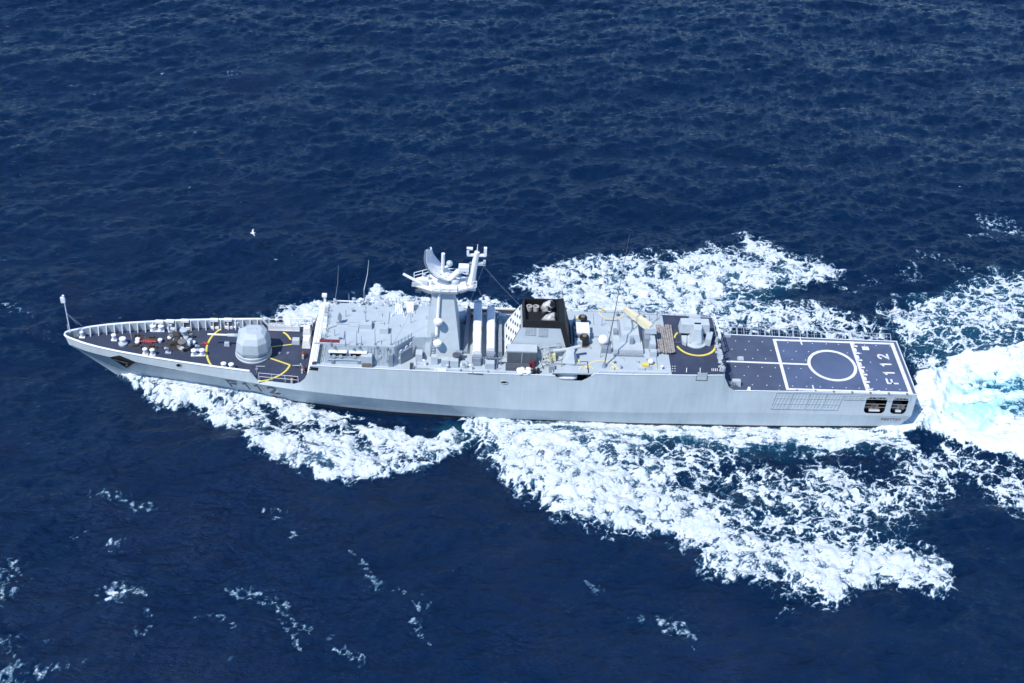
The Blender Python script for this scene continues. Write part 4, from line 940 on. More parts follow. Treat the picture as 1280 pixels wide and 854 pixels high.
# missile launcher with yellow ring
lc = at(869, 427, z=ZA); ln = group('missile_launcher', lc, ship)
MB().strip([(lc.x+2.15*math.cos(t), lc.y+2.15*math.sin(t)-.25, ZA+.012) for t in np.linspace(math.pi*1.1, math.pi*1.96, 30)], .24).build('launcher_arc', 'yellow', ldk)
MB().strip([(lc.x+2.25*math.cos(t), lc.y+2.25*math.sin(t), ZA+.012) for t in np.linspace(math.pi*.78, math.pi*.93, 8)], .18).build('launcher_arc', 'yellow', ldk)
MB().lathe(lc, [(1.25, 0), (1.25, .12), (1.0, .2), (.85, .5), (.01, .5)], 24).build('launcher_base', 'tarp', ln)
MB().prism([(lc.x-.85, lc.y-.75), (lc.x+.55, lc.y-.85), (lc.x+.85, lc.y-.3), (lc.x+.85, lc.y+1.1), (lc.x-.55, lc.y+1.1)], ZA+.35, ZA+1.9,
           [(lc.x-.4, lc.y-.3), (lc.x+.35, lc.y-.35), (lc.x+.5, lc.y), (lc.x+.5, lc.y+.9), (lc.x-.3, lc.y+.9)]).build('launcher_body', 'tarp', ln, bevel=.06)
a = at(850, 413, z=ZA+1.2); b = at(888, 414, z=ZA+1.2)
MB().box(a.x, b.x, a.y+.1, a.y+1.4, ZA+.7, ZA+1.9, .12, .1).build('launcher_box', 'canvas' if False else 'tarp', ln, bevel=.06)
MB().box(a.x+1.0, b.x-.9, a.y+1.2, a.y+1.8, ZA+1.0, ZA+2.1, .1, .1).build('sensor_head', 'light', ln, bevel=.04)
MB().prism([(lc.x+.9, lc.y-.6), (lc.x+1.5, lc.y-.8), (lc.x+1.9, lc.y+.6), (lc.x+1.3, lc.y+.9)], ZA, ZA+.9).build('side_cabinet', 'grey', ln, bevel=.03)
MB().prism([(lc.x-1.5, lc.y-.6), (lc.x-1.1, lc.y-.9), (lc.x-.9, lc.y+.4), (lc.x-1.5, lc.y+.4)], ZA, ZA+.5).build('side_cabinet', 'light', ln, bevel=.03)
MB().box(lc.x-2.5, lc.x-1.6, lc.y-.55, lc.y-.35, ZA, ZA+.2).build('cable_tray', 'dark', ln)
# edge rail at the flight deck step: white rail far half, stowed net near half
railing([(69.2, 4.6, ZA), (69.35, .6, ZA)], .8, 'white', step=1.0, r=.055)
mb = MB(); r5 = random.Random(5)
for k in range(26):
    y = .4-k*.19; mb.box(68.75+r5.uniform(-.2, .15), 69.0+r5.uniform(0, .25), y-.12, y+.1, ZA+r5.uniform(0, .3), ZA+.35+r5.uniform(0, .55), .05, .03, rz=r5.uniform(-.6, .6))
mb.build('stowed_rail_gear', 'light', ship)
mb = MB()
for k in range(12): y = .3-k*.4; mb.tube([(68.8+r5.uniform(-.1, .1), y, ZA+.2), (69.25, y-.25, ZA+.8+r5.uniform(-.2, .2)), (69.1, y-.4, ZA+.1)], .05, n=5)
mb.build('stowed_net', 'dark', ship)
MB().box(69.3, 70.3, 4.25, 4.6, ZF, ZF+.45).build('deck_locker', 'grey', ship)
MB().box(70.6, 71.4, 4.3, 4.6, ZF, ZF+.3).build('deck_locker', 'light', ship)
mb = MB()
for k in range(7): mb.tube([(69.5+k*.17, -3.9-.05*k, ZF), (69.6+k*.17, -4.0-.05*k, ZF+.7)], .05, n=5)
mb.tube([(69.4, -3.9, ZF+.4), (70.8, -4.3, ZF+.4)], .05, n=5).build('ladder_frame', 'mid', ship)
# guard rails along the upper decks
railing([(27.2, 4.9, ZU), (34, 5.05, ZU), (41.5, 5.2, ZU)], .95, 'rail', step=1.4)
railing([(55.4, 5.25, ZA), (63, 5.1, ZA), (68.8, 4.8, ZA)], .35, 'mid', step=1.8, rows=(1.0,), r=.025)
railing([(36.9, -5.2, ZU), (46.2, -5.3, ZU)], .5, 'rail', step=2.2, rows=(1.0,), r=.02)
railing([(56, -5.15, ZA), (63, -5.05, ZA)], .4, 'rail', step=1.8, rows=(1.0,), r=.02)
for k in range(14):
    x = 36.5+k*.0
for px, py in ((591, 467.0), (576, 463.5), (610, 466)): p = at(px, py, z=ZU); MB().tube([p, p+Vector((0, 0, .25))], .08, n=6).build('deck_socket', 'mid', ship)

# ---- small fittings all over the upper works
rc_ = random.Random(21)
def fitting(x, y, z, kind, s=1.0):
    m_ = rc_.choice(['light', 'light', 'mid', 'grey', 'white', 'wall'])
    if kind == 'box': w, d, h = rc_.uniform(.2, .6)*s, rc_.uniform(.2, .5)*s, rc_.uniform(.2, .6)*s; MB().box(x-w/2, x+w/2, y-d/2, y+d/2, z, z+h, .03, .03).build('junction_box', m_, ship)
    elif kind == 'vent': MB().lathe((x, y, z), [(.1*s, 0), (.1*s, .3), (.22*s, .34), (.22*s, .44), (.01, .52)], 10).build('mushroom_vent', m_, ship)
    elif kind == 'post': MB().tube([(x, y, z), (x, y, z+rc_.uniform(.6, 1.2))], .035, n=5).build('stanchion', 'mid', ship)
    elif kind == 'pipe':
        L_ = rc_.uniform(.8, 2.4); a_ = rc_.choice([0, math.pi/2]); q = Vector((math.cos(a_), math.sin(a_), 0))*L_/2; p = Vector((x, y, z+.08))
        MB().tube([p-q+Vector((0, 0, -.08)), p-q, p+q, p+q+Vector((0, 0, -.08))], .045, n=5).build('deck_pipe', rc_.choice(['mid', 'wall', 'light']), ship)
    elif kind == 'hatch': MB().box(x-.32, x+.32, y-.32, y+.32, z, z+.12, .04, .04).tube([(x-.2, y, z+.18), (x+.2, y, z+.18)], .03, n=5).build('access_hatch', rc_.choice(['light', 'wall']), ship)
    elif kind == 'cowl': MB().tube([(x, y, z), (x, y, z+.45), (x-.15, y, z+.6), (x-.3, y, z+.6)], .1, .16, n=8).build('cowl_vent', m_, ship)
def scatter(n, x0, x1, y0, y1, z, kinds, s=1.0, gap=.75):
    got = []
    for _ in range(n*12):
        if len(got) >= n: break
        x, y = rc_.uniform(x0, x1), rc_.uniform(y0, y1)
        if all(math.hypot(x-a, y-b) > gap for a, b in got): got.append((x, y)); fitting(x, y, z, rc_.choice(kinds), s)
scatter(15, 28.6, 34.5, -3.6, 2.6, ZR+.05, ['box', 'vent', 'pipe', 'pipe', 'hatch', 'post'], .7)
scatter(5, 35.0, 38.2, -1.8, 2.6, ZR+.05, ['pipe', 'hatch', 'box', 'post'], .8, .9)
scatter(16, 27.9, 37.6, 2.7, 3.4, ZR+.05, ['box', 'post', 'vent', 'cowl'], .9, .45)
scatter(10, 34.5, 37.8, 3.7, 5.0, ZU+.5, ['box', 'cowl', 'post'], 1.6, .5)
scatter(9, 36.9, 46.0, -4.9, -4.1, ZU, ['box', 'vent', 'post', 'cowl', 'pipe'], .8, .6)
scatter(9, 42.2, 46.2, 3.2, 4.7, ZU, ['box', 'vent', 'cowl', 'pipe'], 1.1, .5)
scatter(7, 49.8, 53.0, -4.6, -3.1, ZU+.35, ['box', 'vent', 'post'], .8, .6)
scatter(13, 55.3, 58.8, -3.5, 4.6, ZA, ['pipe', 'hatch', 'box', 'vent', 'post'], .7, .9)
scatter(8, 57.5, 62.8, -4.7, -2.6, ZA, ['pipe', 'box', 'vent', 'hatch'], .7, .8)
scatter(8, 58.5, 63.0, 3.9, 4.9, ZA, ['box', 'vent', 'post', 'cowl'], .8, .5)
scatter(7, 37.2, 42.6, -1.0, 1.0, 14.05, ['box', 'vent', 'post'], .8, .6)
# stiffeners, conduits and doors on the bridge wall
for k in range(9):
    x = 32.2+k*.33
    MB().tube([(x, -4.52, ZU+.05+rc_.uniform(0, .5)), (x, -4.16, ZR-.1)], .028, n=4).build('wall_conduit', rc_.choice(['mid', 'light', 'wall']), br)
for x, z0_ in ((32.6, 7.0), (33.4, 7.5), (34.3, 7.1), (28.6, 6.85), (31.3, 6.9)): MB().box(x-.16, x+.16, wall_y(z0_)-.16, wall_y(z0_)+.05, z0_-.15, z0_+.18).build('junction_box', rc_.choice(['mid', 'light']), br)
MB().box(34.35, 34.8, -4.72, -4.3, ZU+.02, ZU+1.5).build('wall_door', 'mid', br)
MB().tube([(28.0, -4.5, ZU+.55), (32.6, -4.5, ZU+.55)], .04, n=5).build('wall_handrail', 'light', br)
# rigging from the pole mast
for a_, b_ in ((at(590, 345, y=0), Vector((46.3, -1.5, ZU+1.2))), (at(595, 322, y=0), Vector((48.1, 0, 11.0))), (at(533, 352, y=-.3), Vector((34.8, -3.6, ZR))), (at(595, 322, y=.2), Vector((36.5, 3.3, ZR)))):
    MB().tube([a_, a_.lerp(b_, .5)+Vector((0, 0, -.15)), b_], .016, n=4).build('rigging_wire', 'mid', mast)
for px, py in ((523, 348), (545, 356), (572, 358)): q = at(px, py, y=-1.2); MB().box(q.x-.3, q.x+.3, -1.3, -1.0, 13.6, 13.85).build('platform_shade', 'dark', mast)  # dark blocks that paint shade under the platform edge

# ================================================================== LOOSE THINGS ON DECK
pk = group('plank_stack', (0, 0, 0)); a = at(820, 440, z=ZA+.35); b = at(845, 441, z=ZA+.35); c = at(817, 408, z=ZA+.35)
C.objects.unlink(pk); bpy.data.objects.remove(pk)
pk = group('plank_stack', ((a.x+b.x)/2, (a.y+c.y)/2, ZA))
top(pk, 'weathered brown wooden boards laid side by side on dark deck beside the grey covered launcher', 'plank stack')
r8 = random.Random(8); n = 9; w_ = (b.x-a.x)/n
for i in range(n):
    x = a.x+i*w_; y0 = a.y+r8.uniform(-.12, .12); y1 = c.y+.2+r8.uniform(-.2, .35); zz = ZA+.3+r8.uniform(-.02, .06)
    MB().box(x+.02, x+w_-.03, y0, y1, zz, zz+.08, rz=r8.uniform(-.015, .015)).build('plank', 'wood', pk)
for y in (a.y+.5, (a.y+c.y)/2, c.y-.4): MB().box(a.x, b.x, y-.06, y+.06, ZA+.005, ZA+.285).build('bearer', 'wood', pk)
p = at(656, 466.5, z=ZU); bn = MB(); r9 = random.Random(4)
for k in range(9): bn.ball(p+Vector((r9.uniform(-.65, .5), r9.uniform(-.25, .4), .2+r9.uniform(0, .2))), r9.uniform(.22, .36), .7, 10)
bn = bn.build('canvas_bundle', 'canvas', None, smooth=True, org=(p.x, p.y, ZU)); top(bn, 'crumpled white canvas bundle on the deck edge before the dark house by the funnel', 'canvas bundle')
for k, (dx, dy) in enumerate(((.95, .0), (1.35, .05))):
    q = p+Vector((dx, dy, 0)); o = MB().lathe(q, [(.15, 0), (.19, .1), (.19, .55), (.1, .7), (.01, .75)], 12).build('fender', 'black', None, smooth=True)
    top(o, ['black fender standing against the white canvas bundle', 'black fender farther aft of the white canvas bundle'][k], 'fender', 'black fenders on the deck edge')
# seabird over the sea
p = at(316, 291, z=3.0); bird = MB()
bird.lathe(p, [(.02, -.42), (.08, -.3), (.12, -.1), (.11, .12), (.06, .32), (.015, .46)], 10, axis='x')
for s in (-1, 1):
    bird.add([p+Vector((-.14, s*.06, .03)), p+Vector((.12, s*.06, .02)), p+Vector((.14, s*.55, .2)), p+Vector((-.08, s*.55, .22)), p+Vector((.32, s*1.1, .06)), p+Vector((.22, s*1.12, .08)),
              p+Vector((-.14, s*.06, .0)), p+Vector((.12, s*.06, -.01)), p+Vector((.14, s*.55, .17)), p+Vector((-.08, s*.55, .19))], [(0, 1, 2, 3), (3, 2, 4, 5), (6, 7, 8, 9), (9, 8, 4, 5), (0, 3, 9, 6), (1, 2, 8, 7)])
bird = bird.build('seabird', 'white', None, smooth=True); bird.rotation_euler = (0, 0, R(12)); bird.scale = (.75, .75, .75); top(bird, 'small white seabird gliding low over open blue water beyond the bow', 'seabird')

# ================================================================== SEA
def axis(segs, far0, far1):
    out = []
    for a, b, d in segs: out += list(np.arange(a, b-d*.3, d))
    out.append(segs[-1][1]); a0, b0 = out[0], out[-1]
    lo = [a0-d for d in np.geomspace(.8, far0, 40)][::-1]; hi = [b0+d for d in np.geomspace(.8, far1, 40)]
    return np.array(lo+out+hi)
gx = axis([(-78, 1, .34), (1, 116, .13), (116, 152, .34)], 9000, 9000)
gy = axis([(-52, -36, .3), (-36, 44, .13), (44, 128, .36)], 9000, 9000)
NX, NY = len(gx), len(gy)
X, Y = np.meshgrid(gx, gy, indexing='ij')
def ocean_tile(N, L, wind, wdir, amp, seed, spread=4, cut=.25):
    r = np.random.default_rng(seed); k1 = 2*np.pi*np.fft.fftfreq(N, L/N); KX, KY = np.meshgrid(k1, k1, indexing='ij')
    K = np.hypot(KX, KY); K[0, 0] = 1e9; Lp = wind**2/9.81
    cosd = (KX*math.cos(wdir)+KY*math.sin(wdir))/K
    P = np.exp(-1/(K*Lp)**2)/K**4*(.12+np.abs(cosd)**spread)*np.exp(-(K*cut)**2)
    H = np.sqrt(P)*(r.normal(size=(N, N))+1j*r.normal(size=(N, N)))
    h = np.fft.ifft2(H).real; dx = np.fft.ifft2(1j*KX/K*H).real; dy = np.fft.ifft2(1j*KY/K*H).real
    s = amp/h.std(); return h*s, dx*s, dy*s
def samp(T, L, x, y):
    N = T.shape[0]; u = (x/L*N) % N; v = (y/L*N) % N; i = np.floor(u).astype(int); j = np.floor(v).astype(int); a = u-i; b = v-j
    i %= N; j %= N; i2 = (i+1) % N; j2 = (j+1) % N
    return T[i, j]*(1-a)*(1-b)+T[i2, j]*a*(1-b)+T[i, j2]*(1-a)*b+T[i2, j2]*a*b
FADE = np.clip(1-(np.maximum(np.abs(X-37)-115, 0)+np.maximum(np.abs(Y-38)-90, 0))/60, 0, 1)
H = np.zeros_like(X); DX = np.zeros_like(X); DY = np.zeros_like(X)
for N, L, wind, wd, amp, rot, sd_, cut in ((1024, 187., 6.0, R(112), .17, .0, 1, .13), (1024, 97., 3.4, R(100), .105, .5, 2, .06), (512, 41., 1.9, R(120), .065, -.6, 3, .08)):
    h, dx, dy = ocean_tile(N, L, wind, wd-rot, amp, sd_, cut=cut)
    c_, s__ = math.cos(rot), math.sin(rot); xr = X*c_+Y*s__; yr = -X*s__+Y*c_
    H += samp(h, L, xr, yr); ddx = samp(dx, L, xr, yr); ddy = samp(dy, L, xr, yr); DX += (ddx*c_-ddy*s__); DY += (ddx*s__+ddy*c_)
def vnoise(x, y, seed):
    r = np.random.default_rng(seed); T = r.random((256, 256)); i = np.floor(x).astype(int); j = np.floor(y).astype(int); a = x-i; b = y-j
    a = a*a*a*(a*(a*6-15)+10); b = b*b*b*(b*(b*6-15)+10); g = lambda p, q: T[p & 255, q & 255]
    return g(i, j)*(1-a)*(1-b)+g(i+1, j)*a*(1-b)+g(i, j+1)*(1-a)*b+g(i+1, j+1)*a*b
def fbm(x, y, seed, o=4, gain=.5):
    s = 0; a = 1; t = 0
    for k in range(o): s = s+a*vnoise(x*2**k+13.7*k, y*2**k+7.1*k, seed+k); t += a; a *= gain
    return s/t
def worley(x, y, seed):
    r = np.random.default_rng(seed); JX = r.random((128, 128)); JY = r.random((128, 128)); i = np.floor(x).astype(int); j = np.floor(y).astype(int)
    f1 = np.full(x.shape, 9.); f2 = np.full(x.shape, 9.)
    for di in (-1, 0, 1):
        for dj in (-1, 0, 1):
            a, b = i+di, j+dj; d = np.hypot(a+JX[a & 127, b & 127]-x, b+JY[a & 127, b & 127]-y); f2 = np.minimum(f2, np.maximum(f1, d)); f1 = np.minimum(f1, d)
    return f1, f2
ss = lambda a, b, v: (lambda t: t*t*(3-2*t))(np.clip((v-a)/(b-a), 0, 1))
WX = X+(fbm(X/3.5, Y/3.5, 21, 3)-.5)*3.4+(fbm(X/.9, Y/.9, 25, 3)-.5)*1.5
WY = Y+(fbm(X/3.5, Y/3.5, 31, 3)-.5)*3.4+(fbm(X/.9, Y/.9, 35, 3)-.5)*1.5
def polyf(pxs, soft, wx=None, wy=None, world=False):           # smooth 0..1 inside an outline that lies on the water
    wx = WX if wx is None else wx; wy = WY if wy is None else wy
    P_ = np.array([tuple(at(px, py, z=0))[:2] for px, py in pxs]) if not world else np.array(pxs)
    out = np.zeros(X.shape)
    ix = np.where((gx > P_[:, 0].min()-6) & (gx < P_[:, 0].max()+6))[0]; iy = np.where((gy > P_[:, 1].min()-6) & (gy < P_[:, 1].max()+6))[0]
    if not len(ix) or not len(iy): return out
    sl = (slice(ix[0], ix[-1]+1), slice(iy[0], iy[-1]+1)); x = wx[sl]; y = wy[sl]; d = np.full(x.shape, 1e9); ins = np.zeros(x.shape, bool)
    for (x0, y0), (x1, y1) in zip(P_, np.roll(P_, -1, 0)):
        ex, ey = x1-x0, y1-y0; t = np.clip(((x-x0)*ex+(y-y0)*ey)/(ex*ex+ey*ey+1e-9), 0, 1); d = np.minimum(d, np.hypot(x-x0-t*ex, y-y0-t*ey))
        c = ((y0 > y) != (y1 > y)) & (x < (x1-x0)*(y-y0)/(y1-y0+1e-12)+x0); ins ^= c
    out[sl] = ss(-soft, soft, np.where(ins, d, -d)); return out
FOAM = [ # outline on the water, density, edge softness in metres
 ([(143, 459), (185, 462), (230, 466), (262, 476), (300, 490), (370, 504), (430, 514), (455, 520), (500, 534), (560, 540), (600, 548), (598, 558), (560, 572), (530, 585), (480, 597), (440, 606), (410, 604), (375, 590), (345, 574), (322, 558), (310, 545), (285, 530), (245, 516), (215, 508), (195, 500), (175, 488), (158, 474)], .87, .8),
 ([(222, 470), (300, 489), (420, 513), (520, 536), (590, 548), (560, 560), (500, 552), (440, 545), (390, 530), (330, 515), (260, 505), (210, 492)], 1.06, .9),
 ([(578, 510), (640, 515), (720, 522), (790, 545), (830, 570), (850, 600), (880, 620), (900, 650), (960, 675), (1040, 680), (1110, 676), (1150, 688), (1188, 705), (1192, 740), (1150, 742), (1100, 738), (1060, 742), (1030, 754), (990, 742), (950, 735), (905, 722), (885, 705), (880, 685), (840, 672), (790, 664), (745, 655), (700, 643), (665, 622), (640, 600), (622, 575), (600, 550), (582, 535)], .74, 1.2),
 ([(600, 522), (680, 535), (740, 560), (780, 600), (860, 640), (850, 665), (780, 655), (720, 640), (680, 615), (640, 580), (612, 548)], .93, 1.5),
 ([(900, 655), (980, 680), (1060, 690), (1140, 700), (1175, 715), (1160, 735), (1080, 725), (1020, 738), (950, 718), (905, 690)], .88, 1.2),
 ([(620, 515), (700, 520), (800, 525), (900, 527), (1000, 528), (1130, 530), (1150, 560), (1100, 556), (1000, 552), (900, 552), (800, 552), (720, 545)], .8, .6),
 ([(760, 545), (880, 548), (1000, 550), (1130, 552), (1190, 570), (1220, 600), (1200, 620), (1150, 640), (1120, 680), (1080, 690), (980, 680), (900, 660), (860, 600), (800, 570)], .42, 1.6),
 ([(1180, 540), (1230, 575), (1290, 588), (1290, 645), (1240, 625), (1200, 600), (1170, 570)], .5, 1.2),
 ([(1040, 600), (1090, 600), (1130, 625), (1120, 650), (1070, 645)], .62, 1.0), ([(930, 600), (990, 590), (1030, 620), (1000, 650), (950, 640)], .62, 1.0),
 # far side of the ship
 ([(330, 402), (352, 392), (385, 383), (400, 376), (440, 370), (465, 360), (500, 366), (540, 372), (600, 372), (620, 368), (640, 380), (640, 420), (330, 420)], .74, .7),
 ([(340, 404), (360, 394), (400, 382), (420, 385), (420, 410), (340, 412)], 1.1, .5),
 ([(650, 352), (668, 338), (700, 333), (740, 326), (770, 322), (800, 320), (835, 323), (870, 318), (905, 312), (920, 299), (945, 302), (960, 315), (1000, 322), (1030, 335), (1050, 344), (1035, 352), (1005, 352), (985, 362), (975, 378), (1000, 385), (1025, 400), (1020, 420), (880, 430), (700, 430), (655, 395), (648, 370)], .68, 1.4),
 ([(662, 350), (700, 340), (740, 345), (800, 345), (870, 340), (930, 330), (985, 340), (960, 360), (900, 380), (900, 410), (800, 410), (720, 405), (670, 390)], .86, 1.5),
 ([(1000, 372), (1040, 392), (1100, 402), (1120, 425), (1000, 430), (960, 410)], .4, 1.0), ([(1110, 372), (1130, 380), (1125, 400), (1105, 395)], .5, .6),
 ([(1125, 385), (1150, 378), (1185, 372), (1210, 362), (1240, 348), (1290, 335), (1290, 440), (1230, 440), (1190, 452), (1165, 465), (1150, 460), (1130, 430), (1120, 405)], .47, 1.6),
 ([(1185, 378), (1240, 352), (1290, 345), (1290, 420), (1220, 420), (1180, 400)], .6, 2.0),
 # stern wash
 ([(1140, 476), (1165, 470), (1192, 458), (1215, 445), (1240, 437), (1295, 428), (1295, 582), (1250, 575), (1215, 562), (1190, 545), (1165, 536), (1125, 541), (1105, 538)], 1.15, .6),
]
HOLES = [ # openings in the foam: outline, strength, softness
 ([(425, 519), (470, 523), (520, 528), (585, 534), (596, 545), (570, 548), (520, 542), (470, 533), (430, 526)], .95, .35),
 ([(255, 500), (290, 508), (330, 513), (360, 522), (330, 530), (290, 520), (262, 512)], .28, .8), ([(325, 516), (360, 518), (395, 528), (405, 538), (375, 545), (370, 562), (360, 548), (330, 538)], .55, .8),
 ([(360, 512), (420, 530), (470, 548), (500, 560), (480, 575), (450, 560), (400, 545)], .3, 1.0), ([(470, 565), (540, 560), (590, 560), (560, 580), (480, 595)], .3, 1.2),
 ([(665, 400), (650, 365), (640, 380)], .6, .5), ([(900, 360), (960, 355), (1010, 362), (990, 400), (930, 385)], .35, 1.5), ([(700, 350), (730, 346), (740, 362), (712, 366)], .22, 1), ([(780, 370), (850, 365), (850, 385), (790, 388)], .2, 1),
 ([(930, 555), (1080, 560), (1150, 575), (1120, 595), (1000, 580), (930, 575)], .35, 1.2), ([(880, 595), (930, 600), (950, 650), (900, 630)], .35, 1),
 ([(1205, 482), (1235, 476), (1295, 474), (1295, 496), (1245, 491)], .62, .9), ([(1240, 513), (1295, 510), (1295, 522), (1250, 523)], .3, .6),
]
D = np.zeros_like(X)
for pts, d_, s_ in FOAM: D = np.maximum(D, d_*polyf(pts, s_))
for pts, d_, s_ in HOLES: D = D-d_*polyf(pts, s_)
D += .13*(fbm(X/4.2, Y/4.2, 77, 3)-.5)*2*(D > .02)
# crumbly patterns: cells, filaments and clots
wx, wy = X+(fbm(X/1.3, Y/1.3, 51, 3)-.5)*1.7, Y+(fbm(X/1.3, Y/1.3, 61, 3)-.5)*1.7
fine = (X > 1) & (X < 116) & (Y > -36) & (Y < 44)
def ranked(v): sv = np.sort(v[fine][::7]); return np.interp(v, sv, np.linspace(0, 1, len(sv)))
fil = 0
for sc, w_, sd_ in ((2.1, .42, 1), (.95, .34, 2), (.45, .26, 3)):
    f1, f2 = worley(wx/sc, wy/sc*1.2, sd_); fil = fil+w_*np.exp(-((f2-f1)/.13)**1.0)
n5 = fbm(wx/.95, wy/.95, 5, 5, .78)
vA = ranked(n5+.16*fil); vB = ranked(.34*n5+1.1*fil+.35*fbm(X/5, Y/5, 55, 2)); vr = vA
STR = polyf([(575, 512), (700, 520), (900, 526), (1135, 529), (1180, 560), (1100, 556), (900, 554), (760, 552), (640, 545)], 1.0)
WASH = polyf(FOAM[-1][0], .8)
vS = ranked(fbm(wx/2.2, Y/.32, 15, 4, .7)+.3*n5)
vA = vA*(1-STR*.75)+vS*STR*.75; vB = vB*(1-STR*.75)+vS*STR*.75
Dm = np.clip(D, 0, 1.3)
wA = ss(.45, .9, Dm); M0 = np.where(Dm > .03, wA*vA+(1-wA)*vB-(1-Dm), -.8)
F = ss(-.05, .1, M0)
# scattered whitecaps: where the chop is steep and high
def caps(lst):
    o = np.zeros_like(X)
    for px, py, rx, ry, a, dn in lst:
        p = at(px, py, z=0); c_, s__ = math.cos(a), math.sin(a); u = ((WX-p.x)*c_+(WY-p.y)*s__)/rx; w = (-(WX-p.x)*s__+(WY-p.y)*c_)/ry; o = np.maximum(o, dn*np.exp(-(u*u+w*w)))
    return o
CAPS = [(150, 742, 1.5, .9, -.3, .95), (158, 748, 1.0, .5, -.2, 1.1), (138, 617, 1.6, .5, -.3, .45), (160, 625, 2.2, .5, -.4, .55), (310, 737, 1.2, .4, -.2, .75), (345, 760, 3.4, .7, -.5, .52), (362, 787, 1.2, .5, -.9, .5),
 (95, 668, .6, .3, 0, .6), (145, 674, .6, .3, 0, .5), (345, 645, 1.4, .3, -.3, .42), (372, 672, .4, .3, 0, .5), (465, 710, 2.6, .8, -.9, .48), (497, 738, .6, .3, 0, .6), (15, 808, 2.2, .6, -.4, .55), (75, 825, 1.2, .5, 0, .6), (5, 840, 1.6, 1.0, 0, .65), (2, 730, 1.2, 2.6, 0, .45),
 (258, 775, 1.1, .4, -.3, .5), (180, 780, .8, .4, 0, .5), (285, 790, .5, .3, 0, .5), (445, 822, 1.8, .5, -.6, .5), (525, 765, 1.0, .4, -.5, .5), (530, 790, 1.2, .5, -.8, .48), (835, 783, 2.4, .6, -.6, .5), (850, 800, 1.0, .4, -.6, .5), (745, 735, 1.6, .5, -.6, .42), (990, 770, 1, .4, 0, .4),
 (1245, 272, 1.5, 1.1, 0, .8), (1258, 284, 2.6, .8, -.3, .66), (1228, 294, 2.0, .5, .1, .55), (1275, 292, 1.5, .7, -.4, .5), (1160, 324, .9, .8, 0, .7), (1140, 345, 2.0, 1.4, .4, .42), (1200, 335, 2.4, .7, -.7, .42), (1090, 352, .9, .8, 0, .4), (1060, 365, 1.6, .5, 0, .36),
 (14, 186, .7, .4, -.4, .75), (290, 92, 1.2, .5, 0, .5), (205, 92, 1.0, .3, 0, .4), (236, 236, .4, .3, 0, .55), (338, 322, .5, .3, 0, .6), (10, 390, 1.6, .4, 0, .5), (5, 318, 1.0, .4, 0, .4), (935, 88, .5, .3, 0, .6), (60, 40, .4, .3, 0, .5), (500, 214, .7, .3, 0, .4), (1255, 200, 1.0, .4, 0, .35)]
cD = caps(CAPS); mC = np.where(cD > .08, ranked(fbm(X/.42, Y/.42, 95, 4, .75)+.15*fil)-(1-cD*.59), -.8); mC = np.minimum(mC, .02+.3*(cD > .62)); M0 = np.maximum(M0, mC)
near = ss(-6, -34, Y)*ss(75, 10, X); hs = H/H[fine].std()+.8*(fbm(X/1.5, Y/1.5, 91, 4)-.5)*2
M0 = np.maximum(M0, np.where(near > .01, near*ss(.9, 2.4, hs)*1.14+ranked(fbm(X/.45, Y/.45, 97, 3, .7))*.9-1.55, -.8))
F = ss(-.05, .1, M0)
# aerated turquoise water
AER = np.clip(.95*polyf([(1150, 478), (1200, 470), (1290, 468), (1290, 520), (1230, 516), (1180, 520), (1150, 505)], 1.5)+.45*polyf([(1130, 385), (1200, 365), (1290, 340), (1290, 450), (1180, 460), (1140, 440)], 3)
 + .35*polyf([(760, 340), (990, 340), (960, 400), (760, 400)], 3)+.3*polyf([(640, 530), (1130, 541), (1130, 560), (900, 560), (700, 560)], 1.5)+.1*polyf([(640, 545), (900, 600), (1160, 640), (1100, 720), (900, 690), (700, 620)], 3)+.5*polyf([(540, 532), (600, 540), (600, 556), (540, 545)], .8), 0, 1)
TUR = polyf([(1175, 488), (1225, 476), (1290, 474), (1290, 496), (1235, 492), (1195, 498)], .8)*.8+polyf([(1200, 518), (1245, 508), (1290, 506), (1290, 522), (1240, 532), (1205, 530)], .8)*.75
TURn = ss(.3, .58, fbm(X/4.5, WY/.6, 71, 4, .6)+.05)*np.clip(TUR, 0, 1); TURn = np.maximum(TURn, .75*polyf([(1165, 490), (1200, 472), (1295, 462), (1295, 545), (1220, 535), (1175, 520)], 1.6)*ss(.5, .72, fbm(X/6, WY/.5, 73, 4, .6)))
# wave height made by the ship: bow wave ridges, shoulders, trough, stern mound
smooth = polyf(FOAM[0][0], 1.6)*.35+polyf(FOAM[2][0], 2.0)*.3+polyf(FOAM[12][0], 2.0)*.25+polyf(FOAM[-1][0], 2.0)*.5
smooth = smooth+1.5*polyf([(1146, 500), (1152, 476), (1168, 478), (1178, 500), (1168, 528), (1146, 536)], 1.4)
bowr = polyf([(150, 463), (230, 474), (300, 492), (360, 505), (300, 512), (230, 505), (180, 485)], 1.0)
trough = polyf([(590, 560), (640, 600), (700, 645), (740, 670), (680, 660), (630, 630), (590, 590)], 2.0)*-.5+polyf(HOLES[0][0], .8)*-.35
rough = (fbm(X/1.1, Y/1.1, 41, 5, .6)-.5)
calm = 1-.75*ss(6.6, 5.3, np.abs(Y))*ss(1, 6, X)*ss(94, 90, X)
H = (H*calm+smooth+bowr*.8+trough+np.clip(Dm, 0, 1)*rough*(.34-.2*WASH)+.22*np.clip(Dm, 0, 1)*(fbm(X/.42, Y/.42, 43, 3, .7)-.5)*(1-.6*WASH)+F*(.05+.12*(fbm(X/.6, Y/.6, 45, 3)-.4)))*FADE
cx_ = .55*FADE*calm
VX, VY = X-DX*cx_, Y-DY*cx_
